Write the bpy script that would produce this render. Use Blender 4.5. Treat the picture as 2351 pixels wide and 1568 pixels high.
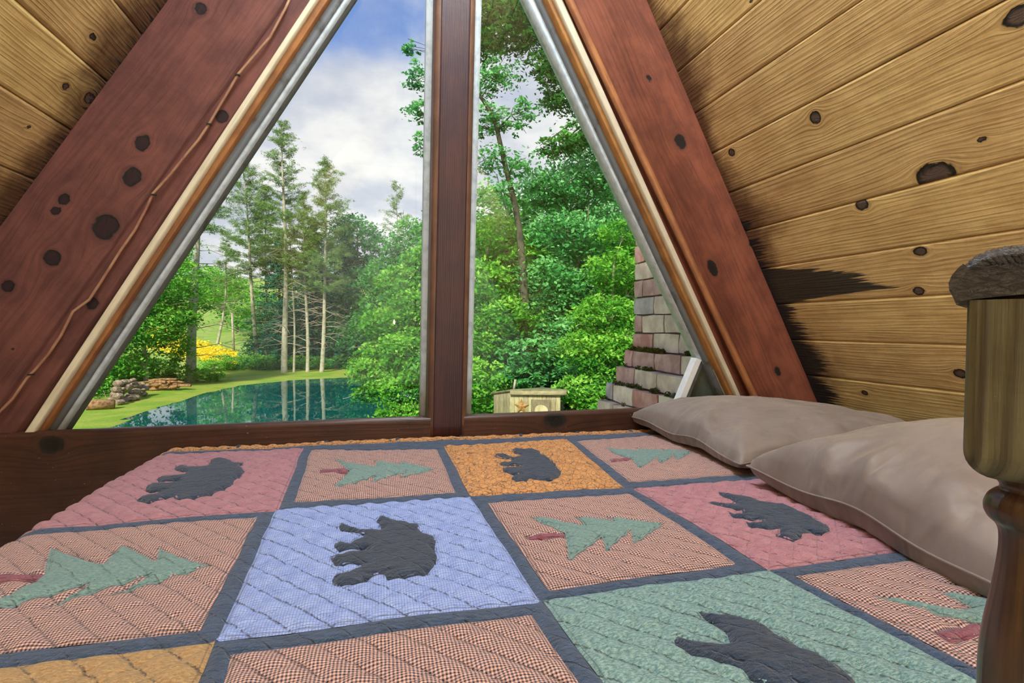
import bpy, bmesh, math, random
import numpy as np
from mathutils import Vector, Matrix
from mathutils.geometry import delaunay_2d_cdt
for o in list(bpy.data.objects): bpy.data.objects.remove(o)
S = bpy.context.scene
COL = S.collection
rad = math.radians
# ------------------------------------------------------------------ camera
FPX = 1226.0
YAW, PIT, ROL = rad(13.780), rad(-1.466), rad(0.5)
F = np.array([math.sin(YAW)*math.cos(PIT), math.cos(YAW)*math.cos(PIT), math.sin(PIT)])
R0 = np.array([math.cos(YAW), -math.sin(YAW), 0.0]); U0 = np.cross(R0, F)
R = R0*math.cos(ROL)+U0*math.sin(ROL); U = -R0*math.sin(ROL)+U0*math.cos(ROL)
cd = bpy.data.cameras.new('camera'); cam = bpy.data.objects.new('camera', cd); COL.objects.link(cam)
cd.sensor_width = 36; cd.sensor_fit = 'HORIZONTAL'; cd.lens = FPX/2351*36
cd.clip_start = .02; cd.clip_end = 2000
M = Matrix(((R[0], U[0], -F[0], 0), (R[1], U[1], -F[1], 0), (R[2], U[2], -F[2], 0), (0, 0, 0, 1)))
cam.matrix_world = M
S.camera = cam
# ------------------------------------------------------------------ node helper
class NT:
    def __init__(s, nt): s.t = nt
    def n(s, typ, props=None, **ins):
        nd = s.t.nodes.new(typ)
        for k, v in (props or {}).items(): setattr(nd, k, v)
        for k, v in ins.items():
            key = k
            if k[0] == 'i' and k[1:].isdigit(): key = int(k[1:])
            else: key = k.replace('_', ' ')
            sock = nd.inputs[key]
            if isinstance(v, bpy.types.NodeSocket): s.t.links.new(v, sock)
            elif v is not None: sock.default_value = v
        return nd
    def math(s, op, a, b=None, c=None, clamp=False):
        return s.n('ShaderNodeMath', dict(operation=op, use_clamp=clamp), i0=a, i1=b, i2=c).outputs[0]
    def ss(s, v, lo, hi, a=0.0, b=1.0):
        return s.n('ShaderNodeMapRange', dict(interpolation_type='SMOOTHSTEP'), Value=v, From_Min=lo, From_Max=hi, To_Min=a, To_Max=b).outputs[0]
    def mix(s, f, a, b, mode='MIX'):
        nd = s.n('ShaderNodeMix', dict(data_type='RGBA', blend_type=mode), i0=f, i6=a, i7=b)
        return nd.outputs[2]
    def xyz(s, x=0.0, y=0.0, z=0.0): return s.n('ShaderNodeCombineXYZ', None, X=x, Y=y, Z=z).outputs[0]
    def noise(s, vec, scale=1.0, detail=3.0, rough=.5):
        return s.n('ShaderNodeTexNoise', None, Vector=vec, Scale=scale, Detail=detail, Roughness=rough).outputs[0]
    def attr(s, name, out='Fac'): return s.n('ShaderNodeAttribute', dict(attribute_name=name)).outputs[out]
def srgb(h):
    h = h.lstrip('#'); v = [int(h[i:i+2], 16)/255 for i in (0, 2, 4)]
    return tuple([(c/12.92 if c <= .04045 else ((c+.055)/1.055)**2.4) for c in v]+[1.0])
def newmat(name):
    m = bpy.data.materials.new(name); m.use_nodes = True; nt = m.node_tree; nt.nodes.clear()
    k = NT(nt); out = nt.nodes.new('ShaderNodeOutputMaterial'); return m, k, out
# ------------------------------------------------------------------ world
w = bpy.data.worlds.new('sky'); S.world = w; w.use_nodes = True; w.node_tree.nodes.clear()
k = NT(w.node_tree); wout = w.node_tree.nodes.new('ShaderNodeOutputWorld')
tc = k.n('ShaderNodeTexCoord').outputs['Generated']
sep = k.n('ShaderNodeSeparateXYZ', None, Vector=tc)
zz = k.math('MAXIMUM', sep.outputs[2], 0.0)
den = k.math('ADD', zz, .30)
px_ = k.math('DIVIDE', sep.outputs[0], den); py_ = k.math('DIVIDE', sep.outputs[1], den)
cv = k.xyz(px_, py_, 0.0)
c1 = k.n('ShaderNodeTexNoise', None, Vector=k.n('ShaderNodeVectorMath', dict(operation='ADD'), i0=cv, i1=(3.1, 7.45, 0)).outputs[0], Scale=.75, Detail=9.0, Roughness=.58, Distortion=.25).outputs[0]
c2 = k.noise(cv, 2.3, 6.0, .55)
cover = k.math('ADD', c1, k.ss(zz, .26, .50, .22, -.03))
cloud = k.ss(cover, .44, .60)
blue = k.mix(k.ss(zz, 0.0, .7), srgb('#aac3ec'), srgb('#5d84cc'))
white = k.mix(k.ss(c2, .36, .62), srgb('#c4c9d8'), srgb('#f6f4f2'))
col = k.mix(cloud, blue, white)
bg = k.n('ShaderNodeBackground', None, Color=col, Strength=1.12)
w.node_tree.links.new(bg.outputs[0], wout.inputs[0])
# ------------------------------------------------------------------ sun, added fill lights, exposure
sd = bpy.data.lights.new('sun', 'SUN'); sd.energy = 5.4; sd.angle = rad(6); sd.color = (1, .95, .84)
so = bpy.data.objects.new('sun', sd); COL.objects.link(so)
so.rotation_euler = Vector((.36, .82, -.66)).to_track_quat('-Z', 'Y').to_euler()
def area(name, loc, to, size, power, color):
    l = bpy.data.lights.new(name, 'AREA'); l.shape = 'RECTANGLE'; l.size, l.size_y = size; l.energy = power; l.color = color
    o = bpy.data.objects.new(name, l); COL.objects.link(o); o.location = loc
    o.rotation_euler = (Vector(to)-Vector(loc)).to_track_quat('-Z', 'Y').to_euler(); return o
area('bounce_fill', (.3, -.7, 1.3), (.3, -2.6, .6), (1.2, .5), 165, (.84, .93, 1))      # added fill without a fixture, aimed at the back wall, bounces
area('ridge_fill', (.3, 1.15, 2.3), (.35, 1.1, 0), (.3, .8), 84, (.80, .91, 1))  # added fill under the ridge, stands for no known lamp
S.view_settings.view_transform = 'Standard'; S.view_settings.look = 'None'
S.view_settings.gamma = 1; S.view_settings.use_curve_mapping = False; S.view_settings.exposure = 0.0
try:
    S.cycles.max_bounces = 8; S.cycles.transparent_max_bounces = 16; S.cycles.caustics_reflective = False; S.cycles.caustics_refractive = False
    S.cycles.use_denoising = True
except Exception: pass
# ------------------------------------------------------------------ geometry helpers
def ray(x, y): return F+R*(x-1175.5)/FPX+U*(784-y)/FPX
def onZ(p, z): d = ray(*p); return d*z/d[2]
def onY(p, Y): d = ray(*p); return d*Y/d[1]
def onX(p, X): d = ray(*p); return d*X/d[0]
def at(x, y, d): return ray(x, y)*d
def link(o, parent=None):
    COL.objects.link(o)
    if parent: o.parent = parent
    return o
def tag(o, label=None, cat=None, group=None, kind=None):
    for a, b in (('label', label), ('category', cat), ('group', group), ('kind', kind)):
        if b: o[a] = b
    return o
def empty(name, loc=(0, 0, 0), parent=None):
    o = bpy.data.objects.new(name, None); o.location = loc; o.empty_display_size = .05
    return link(o, parent)
def mesh(name, V, Fc, mat, parent=None, smooth=False, attrs=None, uv=None):
    me = bpy.data.meshes.new(name)
    V = np.asarray(V, dtype=np.float32).reshape(-1, 3)
    if isinstance(Fc, np.ndarray):
        n = len(Fc); s = Fc.shape[1]
        me.vertices.add(len(V)); me.vertices.foreach_set('co', V.ravel())
        me.loops.add(n*s); me.loops.foreach_set('vertex_index', Fc.astype(np.int32).ravel())
        me.polygons.add(n); me.polygons.foreach_set('loop_start', np.arange(0, n*s, s, dtype=np.int32))
        try: me.polygons.foreach_set('loop_total', np.full(n, s, dtype=np.int32))
        except Exception: pass
    else:
        me.from_pydata(V.tolist(), [], [list(map(int, f)) for f in Fc])
    me.update(calc_edges=True)
    for nme, a in (attrs or {}).items():
        at_ = me.attributes.new(nme, 'FLOAT', 'POINT'); at_.data.foreach_set('value', np.asarray(a, dtype=np.float32).ravel())
    if uv is not None:
        l = me.uv_layers.new(name='UVMap'); li = np.empty(len(me.loops), dtype=np.int32); me.loops.foreach_get('vertex_index', li)
        l.data.foreach_set('uv', np.asarray(uv, dtype=np.float32)[li].ravel())
    if smooth: me.polygons.foreach_set('use_smooth', np.ones(len(me.polygons), dtype=bool))
    if mat: me.materials.append(mat)
    me.validate(clean_customdata=False)
    o = bpy.data.objects.new(name, me); return link(o, parent)
def vnoise(x, y, seed=0, octv=3):
    rs = np.random.RandomState(seed); g = rs.rand(257, 257); r = np.zeros_like(x, dtype=float); a = 1.0; tot = 0
    for o in range(octv):
        xi = np.floor(x).astype(int); yi = np.floor(y).astype(int); fx = x-xi; fy = y-yi
        fx = fx*fx*(3-2*fx); fy = fy*fy*(3-2*fy); xi %= 256; yi %= 256
        v = g[xi, yi]*(1-fx)*(1-fy)+g[xi+1, yi]*fx*(1-fy)+g[xi, yi+1]*(1-fx)*fy+g[xi+1, yi+1]*fx*fy
        r += a*v; tot += a; a *= .5; x = x*2.03+17.3; y = y*2.03+5.1
    return r/tot-.5
def tube_data(pts, radii, sides=8, vo=0):
    pts = np.asarray(pts, float); n = len(pts); V = []; Fc = []
    T = np.gradient(pts, axis=0); T /= np.linalg.norm(T, axis=1)[:, None]+1e-9
    ref = np.array([0, 0, 1.0]) if abs(T[0][2]) < .9 else np.array([1.0, 0, 0])
    for i in range(n):
        a = np.cross(T[i], ref); a /= np.linalg.norm(a)+1e-9; b = np.cross(T[i], a)
        for j in range(sides):
            t = 2*math.pi*j/sides; V.append(pts[i]+radii[i]*(a*math.cos(t)+b*math.sin(t)))
    for i in range(n-1):
        for j in range(sides):
            j2 = (j+1) % sides; Fc.append((vo+i*sides+j, vo+i*sides+j2, vo+(i+1)*sides+j2, vo+(i+1)*sides+j))
    return V, Fc
def tubes(name, items, mat, parent=None, smooth=True, cap=False):
    V = []; Fc = []
    for pts, radii, sides in items:
        v, f = tube_data(pts, radii, sides, len(V)); 
        if cap:
            n0 = len(V); f = f+[tuple(range(n0, n0+sides))[::-1], tuple(range(n0+len(v)-sides, n0+len(v)))]
        V += v; Fc += f
    return mesh(name, V, Fc, mat, parent, smooth)
def lathe(name, prof, mat, center, parent=None, sides=40, smooth=True):
    V = []; Fc = []
    for r, z in prof:
        for j in range(sides):
            t = 2*math.pi*j/sides; V.append((center[0]+r*math.cos(t), center[1]+r*math.sin(t), center[2]+z))
    for i in range(len(prof)-1):
        for j in range(sides):
            j2 = (j+1) % sides; Fc.append((i*sides+j, i*sides+j2, (i+1)*sides+j2, (i+1)*sides+j))
    Fc.append(tuple(range(sides))[::-1]); Fc.append(tuple(range(len(V)-sides, len(V))))
    return mesh(name, V, Fc, mat, parent, smooth)
def box(name, lo, hi, mat, parent=None, bev=0.0):
    bm = bmesh.new(); bmesh.ops.create_cube(bm, size=1)
    for v in bm.verts: v.co = Vector([(lo[i]+hi[i])/2+v.co[i]*(hi[i]-lo[i]) for i in range(3)])
    if bev: bmesh.ops.bevel(bm, geom=bm.edges[:], offset=bev, segments=2, affect='EDGES')
    me = bpy.data.meshes.new(name); bm.to_mesh(me); bm.free()
    if mat: me.materials.append(mat)
    return link(bpy.data.objects.new(name, me), parent)
# ------------------------------------------------------------------ materials
def wood_mat(name, light, mid, dark, knot='#1c1512', stain='#182228', rough=.55, spec=.3, bump=.25, ring=70, ringamt=.45, fine=.5, saw=.4, redden=None, wear=0.0):
    m, k, out = newmat(name)
    gu, gy, kd, st = k.attr('gu'), k.attr('gy'), k.attr('kd'), k.attr('st')
    rnd = k.n('ShaderNodeObjectInfo').outputs['Random']; r50 = k.math('MULTIPLY', rnd, 53.0)
    n1 = k.noise(k.xyz(k.math('MULTIPLY', gu, 6.0), k.math('MULTIPLY', gy, 230.0), r50), 1, 4, .6)
    n2 = k.noise(k.xyz(k.math('MULTIPLY', gu, 1.2), k.math('MULTIPLY', gy, 17.0), r50), 1, 3, .5)
    n3 = k.noise(k.xyz(k.math('MULTIPLY', gu, 7.0), k.math('MULTIPLY', gy, 11.0), k.math('ADD', r50, 9.0)), 1, 5, .62)
    ph = k.math('ADD', k.math('MULTIPLY', gy, ring*6.283), k.math('MULTIPLY', n2, 22.0))
    rg = k.math('MULTIPLY', k.math('ADD', k.math('SINE', ph), 1.0), .5)
    rg = k.math('POWER', rg, 2.2)
    base = k.mix(k.ss(n3, .32, .68), srgb(light), srgb(mid))
    base = k.mix(k.math('MULTIPLY', rg, k.ss(n2, .35, .62, ringamt*.25, ringamt)), base, srgb(dark))
    base = k.mix(k.math('MULTIPLY', k.ss(n1, .5, .72), fine), base, srgb(dark))
    base = k.mix(k.math('MULTIPLY', k.ss(n1, .48, .28), fine*.35), base, srgb(light))
    hs = k.n('ShaderNodeHueSaturation', None, Hue=k.math('ADD', k.math('MULTIPLY', rnd, .018), .491), Value=k.math('ADD', k.math('MULTIPLY', rnd, .26), .87), Color=base).outputs[0]
    base = hs
    if redden:   # real discolouration near the beam end of each plank, follows the grain
        rr = k.math('ADD', k.attr('rd'), k.math('MULTIPLY', k.math('SUBTRACT', n3, .5), .9))
        base = k.mix(k.ss(rr, .15, 1.0, 0, .85), base, srgb(redden))
    kn = k.math('ADD', kd, k.math('MULTIPLY', k.math('SUBTRACT', k.noise(k.xyz(k.math('MULTIPLY', gu, 38.0), k.math('MULTIPLY', gy, 38.0), 0), 1, 4), .5), .75))
    base = k.mix(k.ss(kn, 1.5, 1.0, 0, .4), base, srgb(dark))
    kc = k.mix(k.ss(kn, .55, .95), srgb(knot), (0.012, .01, .009, 1))
    base = k.mix(k.ss(kn, 1.1, .98), base, kc)
    streak = k.noise(k.xyz(k.math('MULTIPLY', gu, 5.0), k.math('MULTIPLY', gy, 120.0), 3.0), 1, 3, .6)
    sv = k.math('ADD', st, k.math('MULTIPLY', k.math('SUBTRACT', streak, .5), .34))
    base = k.mix(k.ss(sv, -.012, .03, 0, .93), base, srgb(stain))
    if wear:
        wn = k.noise(k.xyz(k.math('MULTIPLY', gu, 160.0), k.math('MULTIPLY', gy, 160.0), r50), 1, 2, .5)
        base = k.mix(k.ss(wn, .74, .78, 0, wear), base, srgb('#b9a58a'))
    sawn = k.noise(k.xyz(k.math('MULTIPLY', gu, 110.0), k.math('MULTIPLY', gy, 10.0), r50), 1, 2, .5)
    h = k.math('ADD', k.math('MULTIPLY', n1, .9), k.math('ADD', k.math('MULTIPLY', rg, .35), k.math('MULTIPLY', sawn, saw)))
    h = k.math('ADD', h, k.ss(kn, .9, 1.1, .0, .8))
    bp = k.n('ShaderNodeBump', None, Height=h, Strength=bump, Distance=.004)
    b = k.n('ShaderNodeBsdfPrincipled', None, Base_Color=base, Roughness=rough, Specular_IOR_Level=spec, Normal=bp.outputs[0])
    m.node_tree.links.new(b.outputs[0], out.inputs[0]); return m
def plain_mat(name, c, rough=.5, spec=.3, noise_amt=.15, scale=40, metallic=0.0, bump=.1, c2=None, lo=.4, hi=.7):
    m, k, out = newmat(name)
    tc = k.n('ShaderNodeTexCoord').outputs['Object']
    n = k.noise(tc, scale, 5, .6)
    base = k.mix(k.ss(n, lo, hi, 0, 1 if c2 else noise_amt), srgb(c), srgb(c2) if c2 else (0.02, .02, .02, 1))
    bp = k.n('ShaderNodeBump', None, Height=n, Strength=bump, Distance=.01)
    b = k.n('ShaderNodeBsdfPrincipled', None, Base_Color=base, Roughness=rough, Specular_IOR_Level=spec, Metallic=metallic, Normal=bp.outputs[0])
    m.node_tree.links.new(b.outputs[0], out.inputs[0]); return m
MW = dict(
    pine=wood_mat('pine_plank', '#e6ca8e', '#cfb078', '#8a6840', knot='#5b4b44', redden='#3c1d1b', saw=.7, bump=.4, ringamt=.42, fine=.5),
    rafter=wood_mat('red_brown_beam', '#734440', '#5a3534', '#331f23', knot='#2c1b22', rough=.6, ring=40, ringamt=.3, fine=.35, bump=.2),
    rafter_r=wood_mat('russet_beam', '#7c4434', '#613328', '#381e1a', knot='#1c1110', rough=.6, ring=40, ringamt=.3, fine=.35, bump=.2),
    sill=wood_mat('dark_walnut_board', '#48291f', '#361d17', '#170c0a', knot='#0c0807', rough=.42, spec=.4, ring=50, ringamt=.4, fine=.45, wear=.8, bump=.15),
    post=wood_mat('mullion_wood', '#4a2c2e', '#3a2430', '#1c1016', rough=.45, spec=.4, ring=150, ringamt=.7, fine=.6, bump=.2),
    stop=wood_mat('amber_stop', '#a87442', '#7f5330', '#4a2f1e', rough=.4, spec=.5, ring=60, ringamt=.2, fine=.3, bump=.1),
    strip=wood_mat('brown_edge_strip', '#6e4e3c', '#543a30', '#33221d', rough=.45, spec=.4, ring=60, ringamt=.2, fine=.3, bump=.1),
    white=wood_mat('worn_white_strip', '#d8cfba', '#c9bea8', '#8f8068', rough=.6, ring=60, ringamt=.1, fine=.25, bump=.15),
    pole=wood_mat('orange_half_round', '#b8804f', '#966340', '#563020', rough=.4, spec=.5, ring=30, ringamt=.25, fine=.35, bump=.1),
    block=wood_mat('olive_brown_block', '#5f5944', '#48422f', '#2a211a', rough=.6, spec=.35, ring=62, ringamt=.9, fine=.45, wear=.3, bump=.3),
    shed_dark=wood_mat('dark_door_frame', '#857c5c', '#6d6549', '#453f2d', rough=.8, ring=25, ringamt=.4, fine=.5, bump=.3),
    shed=wood_mat('weathered_board', '#b8ad84', '#9b9169', '#5d563d', rough=.8, ring=25, ringamt=.4, fine=.5, bump=.3),
)
M_grey = plain_mat('grey_window_frame', '#c6d3de', .4, .4, scale=30, c2='#aab8c4')
M_greyd = plain_mat('dark_grey_channel', '#6b7178', .5, .3, scale=18, c2='#4a4743', lo=.5, hi=.75)
M_vinyl = plain_mat('white_vinyl', '#e9edf2', .35, .4, scale=30, noise_amt=.1)
M_floor = plain_mat('grey_floor', '#a9aaa6', .6, .2, scale=6, noise_amt=.1)
M_black = plain_mat('dark_metal', '#23201f', .5, .4)
M_cable = plain_mat('tan_cable', '#a98468', .5, .3, scale=12, c2='#8d5f52')
M_chim_core = plain_mat('mortar', '#77716a', .9, .1, scale=30, noise_amt=.3)
M_moss = plain_mat('moss', '#5f6a22', .95, .05, scale=40, c2='#3a3a18')
M_star = plain_mat('rusty_star', '#b48a4c', .6, .4, scale=20, c2='#8a5c30')
# glass: clear pane with plain Fresnel reflection
M_glass, k, out = newmat('window_glass')
fr = k.n('ShaderNodeFresnel', None, IOR=1.28).outputs[0]
tr = k.n('ShaderNodeBsdfTransparent', None, Color=(.97, .985, .98, 1)).outputs[0]
gl = k.n('ShaderNodeBsdfGlossy', None, Color=(1, 1, 1, 1), Roughness=.0).outputs[0]
mx = k.n('ShaderNodeMixShader', None, i0=fr, i1=tr, i2=gl).outputs[0]
M_glass.node_tree.links.new(mx, out.inputs[0])
# ------------------------------------------------------------------ wood piece builder
def wood(name, corners, depth, mat, parent=None, knots=(), stain=None, rd=None, du=.03, dv=.012, groove=.0, cross=None, seed=0, uoff=0.0, fineu=None):
    """front face p00-p10 along the grain, p00-p01 across; depth vector points into the wood"""
    p00, p10, p11, p01 = [np.asarray(c, float) for c in corners]; depth = np.asarray(depth, float)
    L = max(np.linalg.norm(p10-p00), np.linalg.norm(p11-p01)); W = max(np.linalg.norm(p01-p00), np.linalg.norm(p11-p10))
    if fineu:
        f0, f1, dc = fineu; us = np.unique(np.concatenate([np.arange(0, f0, dc), np.arange(f0, f1, du), np.arange(f1, L, dc), [L]]))
    else: us = np.linspace(0, L, max(2, int(L/du)+1))
    vs = np.linspace(0, W, max(2, int(W/dv)+1))
    if groove: vs = np.concatenate([[0, groove], vs[1:-1][(vs[1:-1] > groove*1.2) & (vs[1:-1] < W-groove*1.2)], [W-groove, W]])
    a = (us/L)[:, None, None]; b = (vs/W)[None, :, None]
    P = p00*(1-a)*(1-b)+p10*a*(1-b)+p11*a*b+p01*(1-a)*b
    dn = depth/np.linalg.norm(depth)
    if groove:
        P[:, 0] += dn*groove; P[:, -1] += dn*groove
    Ug, Vg = np.meshgrid(us, vs, indexing='ij'); U01, V01 = Ug, Vg
    ud = (p10-p00)/np.linalg.norm(p10-p00); vd = (p01-p00)-((p01-p00)@ud)*ud; vd /= np.linalg.norm(vd)
    Ug = (P-p00)@ud; Vg = (P-p00)@vd
    if cross is not None: P = P+dn*(-cross(U01, V01/W, W))[..., None]
    gy = Vg.copy(); kd = np.full_like(Ug, 9.0)
    gy = gy+.012*vnoise(Ug*1.3, Vg*6, seed+3, 2)
    for kn in knots:
        q, rk, asp = kn[0], kn[1], kn[2]
        if len(q) == 2: u0, v0 = q
        else:
            q = np.asarray(q, float)-p00; v0 = q@vd; u0 = q@ud
        du_ = (Ug-u0)/asp; dv_ = Vg-v0; rho2 = du_**2+dv_**2
        gy = gy-dv_*(rk*1.25)**2/(rho2+(rk*.45)**2)+.35*rk*np.exp(-(du_/2.6)**2/(rk*rk*2)-dv_**2/(rk*rk*5))
        kd = np.minimum(kd, np.sqrt(rho2)/rk)
    st = stain(Ug, Vg) if stain else np.full_like(Ug, -1.0)
    rdv = rd(Ug, Vg) if rd else np.zeros_like(Ug)
    nu, nv = Ug.shape; idx = np.arange(nu*nv).reshape(nu, nv)
    Fc = np.stack([idx[:-1, :-1], idx[1:, :-1], idx[1:, 1:], idx[:-1, 1:]], -1).reshape(-1, 4)
    V = P.reshape(-1, 3)
    loop = np.concatenate([idx[:, 0], idx[-1, 1:], idx[-2::-1, -1], idx[0, -2:0:-1]])
    nb = len(V); back = P.reshape(-1, 3)[loop]+depth
    V = np.concatenate([V, back]); m = len(loop); bi = nb+np.arange(m); l2 = np.roll(loop, -1); b2 = np.roll(bi, -1)
    side = np.stack([loop, bi, b2, l2], -1)
    g = lambda A: np.concatenate([A.ravel(), A.ravel()[loop]])
    gyb = g(gy+uoff); gyb[nb:] += np.linalg.norm(depth)
    n = np.cross(p10-p00, p01-p00)
    Fs = np.concatenate([Fc, side])
    if n@depth > 0: Fs = Fs[:, ::-1]
    quad = np.array([[bi[0], bi[nu-1], bi[nu-1+nv-1], bi[2*nu-2+nv-1]]]); 
    if n@depth < 0: quad = quad[:, ::-1]
    Fs = np.concatenate([Fs, quad[:, ::-1]])
    o = mesh(name, V, Fs, mat, parent, False, attrs=dict(gu=g(Ug+uoff*7), gy=gyb, kd=np.concatenate([kd.ravel(), np.full(m, 9.0)]), st=g(st), rd=g(rdv)))
    return o
YW = 2.05
# ------------------------------------------------------------------ plank walls
def s_frame(a, b):
    a = np.array([a[0], YW, a[1]]); b = np.array([b[0], YW, b[1]]); s = (b-a)/np.linalg.norm(b-a); return a, s
aR, sR = s_frame((1.11, 1.239), (1.958, -.366)); aL, sL = s_frame((-.702, 1.064), (-1.18, .286))
YB = -2.6
def wall_pt(a, s, t, u): return a+s*t+np.array([0, -u, 0])
def hitR(p):
    n = np.cross(sR, [0, 1, 0]); d = ray(*p); return d*(aR@n)/(d@n)
def hitL(p):
    n = np.cross(sL, [0, 1, 0]); d = ray(*p); return d*(aL@n)/(d@n)
wr = tag(empty('wall_right'), 'sloping right wall of knotty yellow pine planks', 'wall', kind='structure')
outR = np.array([-sR[2], 0, sR[0]]); outR = outR if outR[0] > 0 else -outR      # outward normal
bR = [-1.28, -1.10, -.916, -.735, -.553, -.372, -.181, .008, .188, .371, .553, .735, .915, 1.097, 1.272, 1.449, 1.629, 1.81, 1.99]
bR = [-1.45]+bR
knR = [((1872, 270), .021, 1.0), ((1680, 350), .016, 1.15), ((2148, 402), .034, 1.5), ((1980, 470), .02, 1.2), ((2113, 577), .015, 1.5), ((2110, 668), .014, 1.4), ((2255, 320), .008, 1.4), ((2345, 35), .02, 1.8), ((1985, 902), .012, 1.3), ((2204, 858), .017, 1.2), ((1725, 1), .006, 2)]
# black water stain: reach along the plank from the beam, by distance down the slope
stx = np.array([-2, .80, .86, .90, .93, 1.00, 1.04, 1.08, 1.10, 1.115, 1.14, 1.17, 1.20, 1.235, 1.255, 1.28, 1.35, 1.40, 1.45, 1.50, 1.56, 1.62, 1.66, 1.72, 1.78, 2.2])
sty = np.array([-.3, -.12, .035, .09, .02, .09, .05, .10, .06, .20, .34, .50, .50, .60, .22, .12, .10, .14, .11, .16, .17, .13, .10, .16, .12, .15])
for i in range(len(bR)-1):
    t0, t1 = bR[i]+.0008, bR[i+1]-.0008
    kn = []
    for p, r, asp in knR:
        h = hitR(p); tt = (h-aR)@sR
        if t0-.004 < tt < t1+.004: kn.append((h, r, asp))
    if not any(t0 < (hitR(p)-aR)@sR < t1 for p, _, _ in knR):
        rs = random.Random(i*7+3); kn.append(((rs.uniform(1.6, 3.8), rs.uniform(.04, .14)), rs.uniform(.008, .016), 1.4))
    f = lambda Ug, Vg, t0=t0: np.interp(t0+Vg, stx, sty)-Ug
    fr_ = lambda Ug, Vg, t0=t0: np.clip(1.15-Ug/(.20+.10*np.sin((t0+Vg)*9)), 0, 1.2)
    o = wood('plank', [wall_pt(aR, sR, t0, 0), wall_pt(aR, sR, t0, YW-YB), wall_pt(aR, sR, t1, YW-YB), wall_pt(aR, sR, t1, 0)], outR*.03, MW['pine'], wr, kn, f, fr_, du=.012, dv=.009, groove=.0035, seed=i, uoff=i*.37, fineu=(0, 2.1, .12))
wl = tag(empty('wall_left'), 'sloping left wall of pine planks stained dark beside the beam', 'wall', kind='structure')
outL = np.array([sL[2], 0, -sL[0]]); outL = outL if outL[0] < 0 else -outL
bL = [.125+.195*j for j in range(-9, 12)]
knL = [((150, 198), .012, 1.3), ((66, 292), .007, 1.3), ((213, 85), .012, 1.2), ((205, 225), .02, 1.2), ((70, 330), .006, 1)]
for i in range(len(bL)-1):
    t0, t1 = bL[i]+.0008, bL[i+1]-.0008
    kn = [(hitL(p), r, asp) for p, r, asp in knL if t0-.02 < (hitL(p)-aL)@sL < t1+.02]
    f = lambda Ug, Vg, t0=t0: .028+.05*vnoise((t0+Vg)*14+2, Ug*3, 5, 3)-Ug
    fr_ = lambda Ug, Vg, t0=t0: np.clip(1.25-Ug/(.22+.06*np.sin((t0+Vg)*8)), 0, 1.3)
    wood('plank', [wall_pt(aL, sL, t0, 0), wall_pt(aL, sL, t0, YW-YB), wall_pt(aL, sL, t1, YW-YB), wall_pt(aL, sL, t1, 0)], outL*.03, MW['pine'], wl, kn, f, fr_, du=.02, dv=.011, groove=.004, seed=i+40, uoff=i*.41+2, fineu=(0, .9, .12))
# roof skin outside the planks keeps daylight out of the joints
roof = tag(empty('roof'), 'outer roof slope over the plank walls', 'roof', kind='structure')
for nm, a, s, o_, bb in (('roof_slope', aR, sR, outR, bR), ('roof_slope', aL, sL, outL, bL)):
    q = [wall_pt(a, s, bb[0]-.25, -.12), wall_pt(a, s, bb[0]-.25, YW-YB), wall_pt(a, s, bb[-1], YW-YB), wall_pt(a, s, bb[-1], -.12)]
    V = [x+o_*.034 for x in q]+[x+o_*.08 for x in q]
    mesh(nm, V, [(0, 1, 2, 3), (7, 6, 5, 4), (0, 4, 5, 1), (1, 5, 6, 2), (2, 6, 7, 3), (3, 7, 4, 0)], M_chim_core, roof)
ZF = -.775
fl = tag(box('floor', (-2.2, YB, ZF-.06), (2.5, YW, ZF), M_floor), 'pale grey floor below the bed', 'floor', kind='structure')
mesh_back = tag(mesh('wall_back', [(-2.2, YB, ZF), (2.5, YB, ZF), (.3, YB, 3.0), (-2.2, YB-.05, ZF), (2.5, YB-.05, ZF), (.3, YB-.05, 3.0)], [(0, 1, 2), (5, 4, 3), (0, 3, 4, 1), (1, 4, 5, 2), (2, 5, 3, 0)], plain_mat('back_wall', '#d6d2c8', .7)), 'wooden back wall of the loft', 'wall', kind='structure')
# ------------------------------------------------------------------ window wall members (lines measured on their own planes)
def line_at(pa, pb, Y, z):
    a = onY(pa, Y); b = onY(pb, Y); t = (z-a[2])/(b[2]-a[2]); return a+(b-a)*t
def member(name, e0, e1, Y, z0, z1, depth, mat, parent=None, knots=(), label=None, **kw):
    """prism between two slanted edge lines on plane Y, grain along the slope; e0 outer line, e1 inner line"""
    c = [line_at(*e0, Y, z0), line_at(*e0, Y, z1), line_at(*e1, Y, z1), line_at(*e1, Y, z0)]
    kk = [((onY(p, Y)), r, asp) for p, r, asp in knots]
    o = wood(name, c, (0, depth, 0), mat, parent, kk, **kw)
    if label: o['label'] = label
    return o
ZS = -.40
ZT = 2.45
wf = tag(empty('wall_front'), 'gable window wall of dark timbers framing the tall window', 'wall', kind='structure')
Lplank = ((383, 19), (0, 536)); Rplank = ((1507, 72), (1803, 780))
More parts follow.
